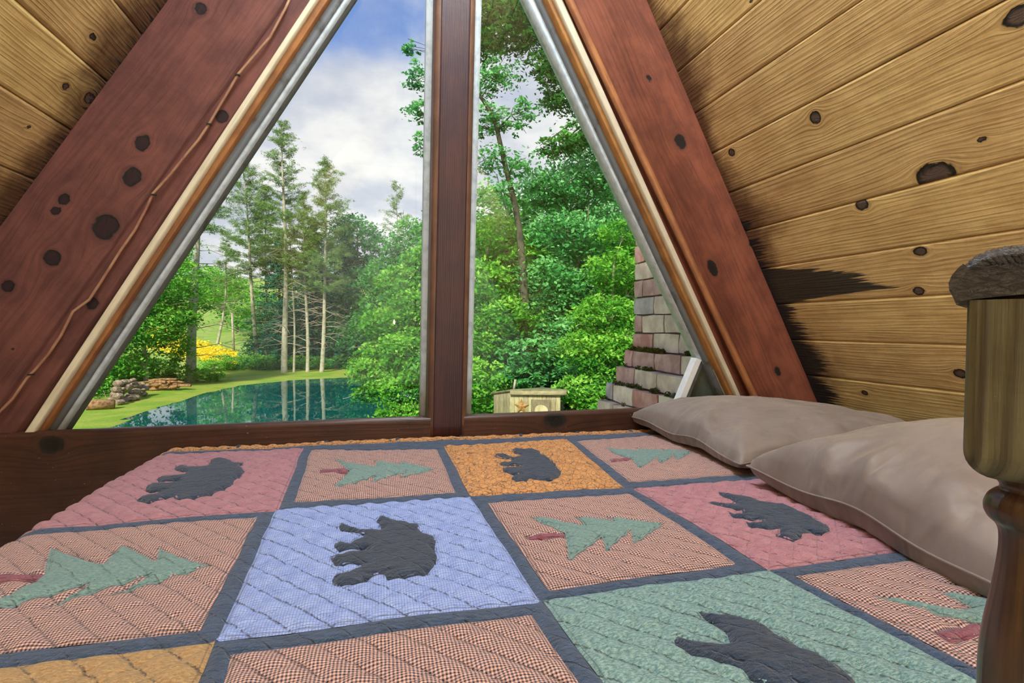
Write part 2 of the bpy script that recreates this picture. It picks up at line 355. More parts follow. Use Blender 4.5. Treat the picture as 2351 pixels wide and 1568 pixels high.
# left rafter: wide face, then a narrower board between the cable gap and the white strip
knl = [((147, 457), .017, 1.1), ((127, 485), .013, 1.1), ((303, 405), .026, 1.2), ((327, 328), .022, 1.2), ((243, 520), .034, 1.3), ((120, 592), .024, 1.1), ((18, 657), .018, 1), ((28, 800), .006, 1), ((460, 20), .02, 1)]
cab = ((655, 0), (170, 690))
def ext(line, k0, z0=None): return line
Lout = (tuple(np.array((383, 19))-np.array((8, -6))*0), (0, 536))
member('rafter', ((363, 19), (-20, 536)), cab, 2.03, -.80, ZT, .16, MW['rafter'], wf, knl, 'broad red-brown left rafter with black knots', du=.02, dv=.012, seed=91)
member('rafter_board', ((648, 0), (164, 690)), ((716, 0), (292, 620)), 2.045, -.41, ZT, .12, MW['rafter'], wf, [((509, 268), .02, 1.2), ((212, 697), .018, 1.1)], 'narrow red-brown board beside the white strip', du=.02, dv=.01, seed=92)
member('rafter', ((1326, 60), (1722, 905)), ((1520, 72), (1818, 780)), 2.03, -.80, ZT, .16, MW['rafter_r'], wf, [((1562, 325), .024, 1.3), ((1636, 615), .02, 1.9), ((1785, 852), .014, 1.6), ((1490, 180), .012, 1.4), ((1725, 560), .012, 1.3)], 'broad red-brown right rafter with dark knots', du=.02, dv=.012, seed=93)
member('rafter_board', ((1290, 0), (1697, 908)), ((1345, 60), (1736, 905)), 2.05, -.41, ZT, .12, MW['rafter_r'], wf, [((1588, 620), .012, 1.3)], 'narrow red-brown board beside the right white strip', du=.02, dv=.01, seed=94)
# trims (white worn strips, amber stops)
t1 = tag(member('trim_1', ((712, 0), (62, 985)), ((726, 0), (82, 985)), 2.035, -.41, ZT, .03, MW['white'], None, (), du=.03, dv=.005, seed=12), 'worn white strip along the left side of the window', 'trim', kind='structure')
t2 = tag(member('trim_2', ((1276, 0), (1690, 905)), ((1292, 0), (1700, 908)), 2.035, -.41, ZT, .03, MW['white'], None, (), du=.03, dv=.005, seed=13), 'worn white strip along the right side of the window', 'trim', kind='structure')
t3 = tag(member('trim_3', ((722, 0), (76, 985)), ((753, 0), (102, 985)), 2.06, -.41, ZT, .06, MW['stop'], None, (), du=.03, dv=.006, seed=14), 'amber varnished wooden stop beside the left white strip', 'trim', kind='structure')
t4 = tag(member('trim_4', ((1257, 0), (1676, 908)), ((1278, 0), (1692, 908)), 2.06, -.41, ZT, .06, MW['stop'], None, (), du=.03, dv=.006, seed=15), 'amber varnished wooden stop beside the right white strip', 'trim', kind='structure')
# half-round pole on the right rafter
pa = line_at((1334, 60), (1731, 912), 2.02, -.42); pb = line_at((1334, 60), (1731, 912), 2.02, ZT)
def halfround(name, a, b, r, mat, nrm, seed, knots=()):
    a = np.asarray(a); b = np.asarray(b); T = (b-a)/np.linalg.norm(b-a); nrm = np.array(nrm, float); sd = np.cross(T, nrm)
    n = 60; V = []; gu = []; gy = []; kd = []
    for i in range(n):
        p = a+(b-a)*i/(n-1); rr = r*(1+.06*vnoise(np.array([i*.3]), np.array([1.0]), seed)[0])
        for j in range(9):
            t = math.pi*j/8; V.append(p+sd*rr*math.cos(t)+nrm*rr*math.sin(t)); gu.append(np.linalg.norm(b-a)*i/(n-1)); gy.append(r*t)
    idx = np.arange(n*9).reshape(n, 9)
    Fc = np.stack([idx[:-1, :-1], idx[1:, :-1], idx[1:, 1:], idx[:-1, 1:]], -1).reshape(-1, 4)
    Fb = np.stack([idx[:-1, -1], idx[1:, -1], idx[1:, 0], idx[:-1, 0]], -1)
    o = mesh(name, V, np.concatenate([Fc, Fb]), mat, None, True, attrs=dict(gu=gu, gy=gy, kd=np.full(len(V), 9.0), st=np.full(len(V), -1.0), rd=np.zeros(len(V))))
    return o
tag(halfround('trim_5', pa, pb, .0165, MW['pole'], (0, -1, 0), 4), 'orange half-round pole trim running down the right rafter', 'trim', kind='structure')
# grey frames and glass
def frame_piece(parent, e0, e1, Y, z0, z1, depth, mat, name='frame_rail', label=None):
    return member(name, e0, e1, Y, z0, z1, depth, mat, parent, (), label, du=.2, dv=.02)
w1 = tag(empty('window_1'), 'left triangular window pane in a grey frame, overlooking the pond', 'window', kind='structure')
w2 = tag(empty('window_2'), 'right triangular window pane in a grey frame with a white corner brace', 'window', kind='structure')
frame_piece(w1, ((745, 0), (92, 985)), ((786, 0), (128, 985)), 2.09, -.41, ZT, .07, M_greyd, 'channel', 'grimy dark grey channel')
frame_piece(w1, ((783, 0), (124, 985)), ((800, 0), (143, 985)), 2.10, -.41, ZT, .07, M_grey)
frame_piece(w1, ((797, 0), (141, 985)), ((808, 0), (151, 985)), 2.125, -.41, ZT, .05, M_greyd, 'gasket')
frame_piece(w1, ((980, 0), (965, 948)), ((1006, 0), (988, 948)), 2.11, -.41, ZT, .07, M_grey, 'frame_stile')
frame_piece(w2, ((1088, 0), (1068, 945)), ((1106, 0), (1082, 945)), 2.11, -.41, ZT, .07, M_grey, 'frame_stile')
frame_piece(w2, ((1213, 0), (1649, 905)), ((1237, 0), (1657, 905)), 2.125, -.41, ZT, .07, M_grey)
frame_piece(w2, ((1234, 0), (1655, 905)), ((1262, 0), (1679, 905)), 2.10, -.41, ZT, .08, M_greyd, 'channel', 'blue-grey inner channel')
frame_piece(w2, ((1250, 0), (1664, 905)), ((1257, 0), (1670, 905)), 2.095, -.41, ZT, .02, M_grey, 'bead')
YG = 2.165
g1 = [line_at((790, 0), (133, 985), YG, ZS-.02), line_at((995, 0), (978, 948), YG, ZS-.02), line_at((995, 0), (978, 948), YG, ZT)]
a1 = line_at((790, 0), (133, 985), YG, 1.9)
def pane(name, pts, parent):
    P = [np.array(p) for p in pts]; n = len(P); V = P+[p+np.array([0, .005, 0]) for p in P]
    return mesh(name, V, [tuple(range(n))[::-1], tuple(range(n, 2*n))]+[(i, (i+1) % n, n+(i+1) % n, n+i) for i in range(n)], M_glass, parent)
zi = 1.55
pane('glass_pane', [line_at((790, 0), (133, 985), YG, ZS-.02), line_at((995, 0), (978, 948), YG, ZS-.02), line_at((995, 0), (978, 948), YG, zi), line_at((790, 0), (133, 985), YG, zi)], w1)
pane('glass_pane', [line_at((1098, 0), (1075, 945), YG, ZS-.02), line_at((1225, 0), (1660, 905), YG, ZS-.02), line_at((1225, 0), (1660, 905), YG, zi), line_at((1098, 0), (1075, 945), YG, zi)], w2)
# close the gable above the picture with boards
for i in range(8):
    z0 = zi-.02+i*.19; zt = z0+.188
    x0 = line_at((363, 19), (-20, 536), 2.1, z0)[0]-.02; x1 = line_at((1520, 72), (1818, 780), 2.1, z0)[0]+.02
    xa = line_at((363, 19), (-20, 536), 2.1, zt)[0]-.02; xb = line_at((1520, 72), (1818, 780), 2.1, zt)[0]+.02
    if xb-xa < .05: xb = xa = (xa+xb)/2; 
    wood('gable_board', [(x0, 2.19, z0), (x1, 2.19, z0), (xb, 2.19, zt), (xa, 2.19, zt)], (0, .03, 0), MW['sill'], wf, du=.2, dv=.05)
# white diagonal corner brace at right
b0 = onY((1592, 826), 2.14); b1 = onY((1560, 903), 2.14); b1 = b0+(b1-b0)*2.1
d_ = (b1-b0)/np.linalg.norm(b1-b0); sd = np.array([-d_[2], 0, d_[0]])
if sd[0] < 0: sd = -sd
q = [b0-d_*.01, b1, b1+sd*.026, b0-d_*.01+sd*.026]
V = [p+np.array([0, -.02, 0]) for p in q]+[p+np.array([0, .025, 0]) for p in q]
br = mesh('corner_brace', V, [(0, 1, 2, 3), (7, 6, 5, 4), (0, 4, 5, 1), (1, 5, 6, 2), (2, 6, 7, 3), (3, 7, 4, 0)], M_vinyl, w2); br['label'] = 'white diagonal brace'
q = [b0-d_*.01+sd*.026, b1+sd*.026, b1+sd*.05, b0-d_*.01+sd*.045]
V = [p+np.array([0, -.01, 0]) for p in q]+[p+np.array([0, .02, 0]) for p in q]
mesh('vent_pane', [onY(p, 2.15) for p in ((1607, 826), (1662, 915), (1553, 915))]+[onY(p, 2.16) for p in ((1607, 826), (1662, 915), (1553, 915))], [(0, 1, 2), (5, 4, 3), (0, 3, 4, 1), (1, 4, 5, 2), (2, 5, 3, 0)], plain_mat('dark_vent_glass', '#4a524c', .12, .5, scale=5, c2='#6a6a5c', bump=0), w2)
mesh('brace_channel', V, [(0, 1, 2, 3), (7, 6, 5, 4), (0, 4, 5, 1), (1, 5, 6, 2), (2, 6, 7, 3), (3, 7, 4, 0)], M_greyd, w2)
# window post (mullion)
mp = tag(empty('trim_6'), 'dark brown square window post between the two panes', 'post', kind='structure')
member('post_face', ((1014, 0), (995, 950)), ((1081, 0), (1061, 945)), 2.0, -.41, ZT, .17, MW['post'], mp, (), du=.04, dv=.006, seed=7)
for e0, e1, s_ in ((((1000, 0), (982, 950)), ((1017, 0), (998, 950)), 1), (((1079, 0), (1059, 945)), ((1093, 0), (1072, 945)), -1)):
    rnd_ = (lambda Ug, b, W, s=s_: -.012*(1-np.sqrt(np.clip(1-(1-(b if s > 0 else 1-b))**2, 0, 1))))
    o = member('edge_strip', e0, e1, 2.003, -.41, ZT, .15, MW['strip'], mp, (), 'rounded lighter brown edge strip', du=.05, dv=.002, cross=rnd_, seed=8)
# sill beam
sill = tag(empty('window_sill'), 'dark walnut-stained board below the window, behind the bed', 'window sill', kind='structure')
zl, zr = -.352, -.327
wood('sill_board', [(-1.32, 2.005, -.772), (2.05, 2.005, -.772), (2.05, 2.005, zr+.0), (-1.32, 2.005, zl)], (0, .06, 0), MW['sill'], sill, [(onY((118, 1022), 2.005), .028, 1.2), (onY((1275, 965), 2.005), .03, 1.5), ((.9, .1), .02, 1.4)], du=.02, dv=.012, seed=33)
wood('sill_cap', [(-1.32, 2.066, zl-.004), (2.05, 2.066, zr-.004), (2.05, 2.22, zr-.062), (-1.32, 2.22, zl-.062)], (0, 0, -.03), MW['sill'], sill, du=.05, dv=.03, seed=34)
box('sill_base', (-1.9, 2.066, -.9), (2.3, 2.22, -.44), M_chim_core, sill)
# cable stapled along the left rafter
cp = [(668, -10), (655, 20), (620, 85), (547, 170), (530, 200), (503, 245), (480, 285), (455, 322), (430, 352), (392, 400), (352, 443), (335, 480), (310, 528), (277, 575), (255, 610), (230, 650), (205, 688), (168, 715), (140, 770), (110, 815), (80, 850), (62, 868), (30, 915), (-5, 950), (-40, 985)]
cpw = [onY(p, 2.022) for p in cp]
cb = tag(empty('cable', tuple(cpw[-1])), 'thin tan cable stapled along the left rafter', 'cable')
cbm = tubes('cable_run', [([p-cpw[-1] for p in cpw], [.0045]*len(cpw), 8)], M_cable, cb, cap=True)
for px in ((545, 172), (352, 447), (70, 860), (480, 285)):
    c = onY(px, 2.018)-cpw[-1]; o = box('staple', c-np.array([.008, .003, .0025]), c+np.array([.008, .006, .0025]), M_black, cb)
# ------------------------------------------------------------------ bed
ZQ = -.42
CRE = dict(charcoal_cotton=.0, sage_flannel=.1, maroon_cotton=0.0, slate_navy_cotton=.25, salmon_black_gingham=.35)
def fabric(name, kind, c1, c2=None, c3=None):
    m, k, out = newmat(name)
    uv = k.n('ShaderNodeUVMap').outputs[0]; sp = k.n('ShaderNodeSeparateXYZ', None, Vector=uv); u, v = sp.outputs[0], sp.outputs[1]
    fine = k.noise(uv, 260, 4, .7); mid = k.noise(uv, 38, 4, .6); A = srgb(c1); B = srgb(c2) if c2 else A
    if kind == 'gingham':
        wob = k.math('MULTIPLY', k.math('SUBTRACT', k.noise(uv, 60, 2), .5), .0016)
        p = 2*math.pi/.0047
        sx = k.ss(k.math('SINE', k.math('MULTIPLY', k.math('ADD', u, wob), p)), -.25, .25)
        sy = k.ss(k.math('SINE', k.math('MULTIPLY', k.math('ADD', v, wob), p)), -.25, .25)
        s = k.math('MULTIPLY', k.math('ADD', sx, sy), .5)
        base = k.mix(k.ss(s, .0, .55), A, B); base = k.mix(k.ss(s, .55, 1.0), base, srgb(c3))
    elif kind == 'crackle':
        vo = k.n('ShaderNodeTexVoronoi', dict(feature='DISTANCE_TO_EDGE'), Vector=k.n('ShaderNodeVectorMath', dict(operation='MULTIPLY'), i0=uv, i1=(1, .75, 1)).outputs[0], Scale=72.0).outputs[0]
        base = k.mix(k.ss(mid, .35, .65), A, B); base = k.mix(k.ss(vo, .055, .02, 0, .75), base, srgb(c3))
    elif kind == 'finegrid':
        p = 2*math.pi/.0042
        sx = k.ss(k.math('SINE', k.math('MULTIPLY', u, p)), .72, .95); sy = k.ss(k.math('SINE', k.math('MULTIPLY', v, p*.8)), .78, .97)
        base = k.mix(k.ss(mid, .35, .65), A, B); base = k.mix(k.math('MULTIPLY', k.math('MAXIMUM', sx, sy), .55), base, srgb(c3))
    elif kind == 'mottle':
        mo = k.noise(k.n('ShaderNodeVectorMath', dict(operation='MULTIPLY'), i0=uv, i1=(1, 2.2, 1)).outputs[0], 150, 5, .75)
        base = k.mix(k.ss(mo, .4, .62), A, B)
    else:
        p = 2*math.pi/.0022
        s = k.ss(k.math('SINE', k.math('MULTIPLY', u, p)), -.4, .8)
        base = k.mix(k.ss(mid, .3, .7), A, B); base = k.mix(k.math('MULTIPLY', s, .12), base, (.02, .015, .02, 1))
    base = k.mix(k.ss(fine, .5, .75, 0, .22), base, (.01, .01, .012, 1))
    base = k.mix(k.ss(k.attr('sl'), .0022, .0008, 0, .72), base, (.012, .012, .016, 1))
    wr = k.noise(k.n('ShaderNodeVectorMath', dict(operation='MULTIPLY'), i0=uv, i1=(1, 2.3, 1)).outputs[0], 62, 4, .6)
    wob2 = k.math('MULTIPLY', k.math('SUBTRACT', k.noise(uv, 35, 2), .5), .16)
    ca = k.ss(k.math('ABSOLUTE', k.math('SUBTRACT', k.math('FRACT', k.math('ADD', k.math('DIVIDE', k.math('ADD', u, k.math('MULTIPLY', v, .9)), .052), wob2)), .5)), .44, .5)
    cb = k.ss(k.math('ABSOLUTE', k.math('SUBTRACT', k.math('FRACT', k.math('ADD', k.math('DIVIDE', k.math('SUBTRACT', u, k.math('MULTIPLY', v, .9)), .052), wob2)), .5)), .46, .5)
    brk = k.ss(k.noise(uv, 130, 2), .38, .55)
    cr = k.math('MULTIPLY', k.math('MAXIMUM', ca, k.math('MULTIPLY', cb, .35)), brk)
    if kind != 'plainflat': base = k.mix(k.math('MULTIPLY', cr, CRE.get(name, .55)), base, (.012, .012, .018, 1))  # crease shade painted into the cotton colour along the quilting lines
    wr = k.math('SUBTRACT', wr, k.math('MULTIPLY', cr, .35))
    h = k.math('ADD', k.math('MULTIPLY', wr, 1.0), k.math('MULTIPLY', fine, .18))
    bp = k.n('ShaderNodeBump', None, Height=h, Strength=.9, Distance=.012)
    b = k.n('ShaderNodeBsdfPrincipled', None, Base_Color=base, Roughness=.92, Specular_IOR_Level=.12, Sheen_Weight=.25, Sheen_Roughness=.5, Normal=bp.outputs[0])
    m.node_tree.links.new(b.outputs[0], out.inputs[0]); return m
MF = dict(
    pink=fabric('dusty_rose_cotton', 'plain', '#bd8796', '#ab7585'),
    ging=fabric('salmon_black_gingham', 'gingham', '#efbfae', '#a48486', '#343244'),
    orange=fabric('orange_crackle_cotton', 'crackle', '#dfa268', '#cb8d54', '#3c363e'),
    blue=fabric('periwinkle_check_cotton', 'finegrid', '#a6bdfb', '#94acf0', '#3d4a78'),
    green=fabric('mottled_teal_cotton', 'mottle', '#5d858c', '#97b8b8'),
    gold=fabric('gold_brown_cotton', 'mottle', '#a38058', '#c2a074'),
    sash=fabric('slate_navy_cotton', 'plain', '#42587a', '#384c68'),
    bear=fabric('charcoal_cotton', 'plain', '#344660', '#2b3b52'),
    tree=fabric('sage_flannel', 'mottle', '#65888a', '#86a6a3'),
    trunk=fabric('maroon_cotton', 'plain', '#96596c', '#864c60'),
)
XE, YE, YN = -.655, 1.985, .455
def drape(P):
    P = np.array(P, float); x, y, z = P[:, 0].copy(), P[:, 1].copy(), P[:, 2].copy()
    for (c, e, sgn, r) in ((0, XE, -1, .062), (1, YE, 1, .028), (1, YN, -1, .04)):
        q = x if c == 0 else y
        s = np.maximum((q-e)*sgn, 0); an = np.minimum(s/r, math.pi/2)
        nq = np.where(s > 0, e+sgn*r*np.sin(an), q); off = z-ZQ
        nq = nq+np.where(s > 0, sgn*off*np.sin(an), 0)
        nz = np.where(s > 0, z-r*(1-np.cos(an))-np.maximum(s-r*math.pi/2, 0)*.98, z)
        if c == 0: x = nq
        else: y = nq
        z = nz
    # rounded foot corner beside the window board
    return np.stack([x, y, z], 1)
DIA = .052
def qheight(x, y, amp=1.0):
    a = np.abs(np.sin(math.pi*(x+y*.9)/DIA)); b = np.abs(np.sin(math.pi*(x-y*.9)/DIA))
    puff = np.sqrt(a*(.5+.5*b)+.02)
    wr = vnoise(x*38, y*75, 11, 3)
    lo = vnoise(x*5+9, y*5, 21, 2)
    return amp*(.0085*puff+.0065*wr)+.006*lo
def seg_dist(P, poly):
    poly = np.asarray(poly); d = np.full(len(P), 9.0)
    for i in range(len(poly)):
        a = poly[i]; b = poly[(i+1) % len(poly)]; ab = b-a; t = np.clip(((P-a)@ab)/(ab@ab+1e-12), 0, 1)
        d = np.minimum(d, np.linalg.norm(P-(a+t[:, None]*ab), axis=1))
    return d
def inside(P, poly):
    poly = np.asarray(poly); c = np.zeros(len(P), bool); j = len(poly)-1
    for i in range(len(poly)):
        xi, yi = poly[i]; xj, yj = poly[j]
        t = ((yi > P[:, 1]) != (yj > P[:, 1])); xx = (xj-xi)*(P[:, 1]-yi)/(yj-yi+1e-12)+xi
        c ^= (t & (P[:, 0] < xx)); j = i
    return c
def G(*pts): return np.array([onZ(p, ZQ)[:2] for p in pts])
def crop(ox, oy, s, pts): return [(ox+a/s, oy+b/s) for a, b in pts]
quilt = tag(empty('quilt', (0, 0, 0)), 'patchwork quilt with black bears and green trees spread over the bed', 'quilt')
def seam_profile(ed): return -.0045*np.exp(-(ed/.006)**2)
def sheet(name, mat, X, Y, Z, parent, sl=None, solid=.004):
    nu, nv = X.shape; idx = np.arange(nu*nv).reshape(nu, nv)
    Fc = np.stack([idx[:-1, :-1], idx[1:, :-1], idx[1:, 1:], idx[:-1, 1:]], -1).reshape(-1, 4)
    P = drape(np.stack([X.ravel(), Y.ravel(), Z.ravel()], 1))
    # make sure faces look up
    a, b, c = P[Fc[0, 0]], P[Fc[0, 1]], P[Fc[0, 2]]
    if np.cross(b-a, c-a)[2] < 0: Fc = Fc[:, ::-1]
    return mesh(name, P, Fc, mat, parent, True, attrs=dict(sl=(sl if sl is not None else np.full(P.shape[0], 1.0)).ravel()), uv=np.stack([X.ravel(), Y.ravel()], 1))
BORDERS = []
def patch(kind, quad, appl=(), label=None, res=.0048):
    """quad corners far-left, far-right, near-right, near-left in bed coordinates"""
    q = [np.array(c, float) for c in quad]
    nu = max(3, int(max(np.linalg.norm(q[1]-q[0]), np.linalg.norm(q[2]-q[3]))/res)); nv = max(3, int(max(np.linalg.norm(q[3]-q[0]), np.linalg.norm(q[2]-q[1]))/res))
    a = np.linspace(0, 1, nu)[:, None, None]; b = np.linspace(0, 1, nv)[None, :, None]
    P = q[0]*(1-a)*(1-b)+q[1]*a*(1-b)+q[2]*a*b+q[3]*(1-a)*b
    # stitched edges are never quite straight
    P = P+np.stack([vnoise(P[..., 1]*9, P[..., 0]*2, 55, 2), vnoise(P[..., 0]*9, P[..., 1]*2, 56, 2)], -1)*.007
    X, Y = P[..., 0], P[..., 1]; fl_ = P.reshape(-1, 2)
    border = np.concatenate([P[:, 0], P[-1, 1:], P[-2::-1, -1], P[0, -2:0:-1]])[::3]
    ed = seg_dist(fl_, border).reshape(X.shape); BORDERS.append(border)
    amp = .8 if kind == 'ging' else 1.0
    H = qheight(X, Y, amp); sl = np.abs(ed-.006)
    for poly, _, _ in appl:
        dd = seg_dist(fl_, poly).reshape(X.shape); H = H-.003*np.exp(-(dd/.005)**2)
        sl = np.minimum(sl, np.abs(dd-.0035)+.0006)
    lo_ = .006*vnoise(X*5+9, Y*5, 21, 2); H = lo_+(H-lo_)*(1-np.exp(-(ed/.008)))
    # quilting stitches show as dark dashes in the valleys
    da = np.abs(((X+Y*.9)/DIA+.5) % 1-.5)*DIA*.7; dash = (np.sin((X-Y)*900) > -.2)
    sl = np.minimum(sl, np.where(dash, da, .004)+(.0010 if kind in ('blue', 'gold') else .0013))
    Z = ZQ+H+.0035
    e0 = np.zeros_like(Z); 
    po = sheet('patch', MF[kind], X, Y, Z, quilt, sl)
    if label: po['label'] = label
    for poly, km, lb in appl: applique(poly, km, lb, po, amp)
    return po
def applique(poly, kmat, label, parent, amp):
    poly = np.asarray(poly, float)
    # densify the outline
    bd = []
    for i in range(len(poly)):
        a, b = poly[i], poly[(i+1) % len(poly)]; n = max(1, int(np.linalg.norm(b-a)/.006))
        for j in range(n): bd.append(a+(b-a)*j/n)
    bd = np.array(bd); lo, hi = bd.min(0), bd.max(0)
    gx, gy = np.meshgrid(np.arange(lo[0], hi[0], .005), np.arange(lo[1], hi[1], .005), indexing='ij')
    Pn = np.stack([gx.ravel(), gy.ravel()], 1); Pn = Pn[inside(Pn, bd)]
    if len(Pn): Pn = Pn[seg_dist(Pn, bd) > .003]
    pts = [Vector(p) for p in bd]+[Vector(p) for p in Pn]; n = len(bd)
    v, e, f, ov, oe, of = delaunay_2d_cdt(pts, [(i, (i+1) % n) for i in range(n)], [], 1, 1e-6)
    V2 = np.array([[p.x, p.y] for p in v]); F2 = [t for t in f if len(t) == 3]
    cen = np.array([V2[list(t)].mean(0) for t in F2]); ins = inside(cen, bd); F2 = np.array([t for t, q in zip(F2, ins) if q])
    ed = seg_dist(V2, bd); x, y = V2[:, 0], V2[:, 1]
    real = qheight(x, y, amp)-.003*np.exp(-(ed/.005)**2)
    sm = .0078*amp+.006*vnoise(x*5+9, y*5, 21, 2)+.0075*vnoise(x*13, y*48, 44, 3)+.003
    bl = 1-np.exp(-(ed/.011)); Z = ZQ+.0047+np.maximum(real, real*(1-bl)+sm*bl)-.003*np.exp(-((ed-.0048)/.0018)**2)
    P = drape(np.stack([x, y, Z], 1))
    # short skirt down to the patch closes the edge
    a, b, c = P[F2[0][0]], P[F2[0][1]], P[F2[0][2]]
    if np.cross(b-a, c-a)[2] < 0: F2 = F2[:, ::-1]
    nb = len(P); sk = P[:n]-np.array([0, 0, .003]); i0 = np.arange(n); i1 = (i0+1) % n
    V = np.concatenate([P, sk]); tri = list(map(tuple, F2))+[(int(a_), int(b_), int(b_+nb), int(a_+nb)) for a_, b_ in zip(i0, i1)]
    o = mesh(kmat+'_applique' if kmat != 'trunk' else 'trunk_applique', V, tri, MF[kmat], parent, True, attrs=dict(sl=np.concatenate([np.abs(ed-.0045)+.0004, np.full(n, .0)])), uv=np.concatenate([V2, V2[:n]]))
    if label: o['label'] = label
K1 = 2.6667
bear_pink = crop(0, 980, K1, [(1290,225),(1335,207),(1400,215),(1440,235),(1492,238),(1465,258),(1498,290),(1480,320),(1440,345),(1410,385),(1350,410),(1270,440),(1180,455),(1120,468),(1080,465),(1060,448),(1010,455),(980,470),(920,483),(870,485),(838,470),(845,455),(890,445),(940,435),(985,418),(1015,412),(970,416),(900,418),(892,400),(905,380),(940,370),(990,368),(1040,370),(1105,355),(1095,350),(1030,360),(975,360),(958,345),(970,330),(1010,320),(1050,325),(1110,318),(1150,302),(1130,297),(1085,292),(1068,275),(1085,255),(1120,250),(1155,265),(1220,265),(1275,255)])
tree_l = crop(0, 980, K1, [(1285,868),(1195,850),(1080,810),(975,768),(955,845),(900,820),(820,785),(748,755),(690,805),(645,865),(560,850),(440,810),(315,765),(290,830),(275,930),(200,985),(110,1035),(20,1078),(-70,1110),(-90,1135),(0,1140),(60,1130),(140,1095),(270,1070),(400,1030),(560,965),(480,1030),(380,1080),(265,1140),(400,1085),(500,1055),(600,1030),(700,990),(800,965),(935,915),(850,970),(680,1050),(800,1015),(960,970),(1090,930),(1190,900)])
trunk_l = crop(0, 980, K1, [(272,930),(268,945),(235,968),(-90,995),(-90,945)])
tree_t = crop(600, 980, K1, [(1055,275),(985,260),(900,240),(838,230),(865,252),(790,238),(695,218),(708,262),(620,250),(540,235),(455,212),(495,245),(540,285),(500,330),(445,378),(520,368),(600,350),(705,312),(670,355),(760,328),(840,305),(880,298),(850,330),(920,312),(990,295)])
trunk_t = crop(600, 980, K1, [(357,282),(532,275),(528,298),(357,298)])
bear_or = crop(600, 980, K1, [(1535,150),(1555,142),(1600,152),(1650,148),(1705,165),(1710,180),(1760,200),(1800,235),(1805,260),(1838,290),(1820,330),(1780,350),(1700,352),(1660,340),(1640,340),(1620,355),(1560,355),(1530,335),(1540,322),(1590,310),(1520,308),(1480,290),(1475,272),(1500,262),(1570,270),(1585,258),(1550,252),(1490,258),(1455,245),(1465,232),(1510,232),(1540,214),(1490,213),(1440,205),(1425,190),(1440,178),(1480,180),(1545,200),(1590,185),(1550,172)])
tree_r = crop(1100, 980, K1, [(1300,158),(1230,155),(1110,145),(1150,158),(1080,150),(1030,148),(960,140),(1000,155),(960,158),(880,150),(780,140),(850,180),(940,205),(960,235),(985,262),(1030,235),(1085,195),(1115,235),(1160,205),(1190,180),(1215,215),(1250,190)])
trunk_r = crop(1100, 980, K1, [(800,210),(935,198),(940,208),(860,222),(810,225)])
bear_bl = crop(600, 980, K1, [(705,590),(730,575),(770,580),(800,600),(860,605),(920,620),(955,612),(965,630),(955,650),(1010,675),(1050,690),(1070,720),(1060,770),(1075,830),(1055,880),(1000,930),(940,945),(850,955),(770,968),(755,940),(700,935),(670,945),(630,975),(560,995),(490,998),(440,985),(433,960),(460,935),(540,905),(600,885),(618,870),(560,865),(500,877),(450,870),(425,840),(430,815),(460,800),(540,790),(590,785),(655,775),(640,765),(560,777),(480,785),(445,765),(450,740),(480,728),(540,735),(600,710),(630,690),(580,670),(500,658),(475,635),(490,625),(540,630),(590,650),(640,658),(700,650),(735,648)])
tree_m = crop(1100, 980, K1, [(1125,622),(1040,610),(900,590),(770,570),(840,605),(800,600),(720,585),(590,570),(650,630),(560,615),(440,590),(320,575),(430,635),(525,675),(540,750),(550,838),(600,800),(680,750),(750,695),(780,780),(850,720),(930,660),(945,735),(1010,700)])
trunk_m = crop(1100, 980, K1, [(285,690),(520,677),(522,692),(450,705),(305,712)])
bear_pr = crop(1440, 880, 2.5807, [(540,665),(570,668),(620,682),(690,690),(750,700),(780,718),(840,730),(920,732),(970,755),(1040,790),(1110,825),(1170,860),(1200,885),(1190,910),(1140,920),(1080,912),(1040,915),(1020,950),(980,958),(920,945),(880,935),(880,920),(905,915),(905,885),(850,890),(780,888),(720,870),(700,850),(760,858),(790,850),(800,835),(770,828),(730,838),(670,832),(620,810),(602,795),(640,800),(685,805),(680,780),(640,770),(560,755),(500,740),(472,722),(500,720),(580,735),(645,738),(620,710),(560,690)])
bear_gr = crop(1100, 980, K1, [(1195,1340),(1215,1325),(1290,1345),(1380,1372),(1450,1378),(1540,1365),(1520,1310),(1440,1250),(1370,1200),(1345,1175),(1420,1185),(1530,1185),(1640,1210),(1720,1230),(1780,1270),(1810,1310)])+crop(1700, 980, K1, [(260,1325),(370,1385),(470,1410),(540,1455),(620,1530),(700,1590),(740,1650),(640,1700),(450,1690),(380,1640),(200,1640)])+crop(1100, 980, K1, [(1660,1590),(1600,1520),(1530,1500),(1400,1465),(1330,1455),(1250,1410),(1200,1365)])
tree_g = crop(1700, 980, K1, [(810,1065),(960,1078),(1090,1108),(1200,1132),(1330,1158),(1430,1140),(1400,1120),(1300,1085),(1215,1045),(1320,1055),(1420,1075),(1540,1095),(1530,1060),(1460,1045),(1700,1065),(1760,1150),(1640,1220),(1480,1235),(1380,1225),(1280,1205),(1200,1190),(1150,1160),(1000,1115),(900,1092)])
trunk_g = crop(1700, 980, K1, [(1170,1290),(1280,1275),(1420,1240),(1500,1250),(1490,1315),(1380,1335),(1290,1355)])
def px(*pts): return G(*pts)
def extr(a, b, Y):   # continue the line a->b to bed row Y
    a = np.array(a); b = np.array(b); t = (Y-a[1])/(b[1]-a[1]); return a+(b-a)*t
g = lambda *p: G(p)[0]
BA = lambda poly, lb=None: (G(*poly), 'bear', lb)
TA = lambda poly: (G(*poly), 'tree', None)
UA = lambda poly: (G(*poly), 'trunk', None)
patch('pink', [(-1.0, 1.905), g(695, 1033), g(638, 1177), (-1.0, 1.262)], [BA(bear_pink)], 'dusty pink quilt block with a black bear')
patch('ging', [g(714, 1038), g(1005, 1035), g(1046, 1137), g(675, 1156)], [TA(tree_t), UA(trunk_t)], 'salmon and black gingham block with a green tree')
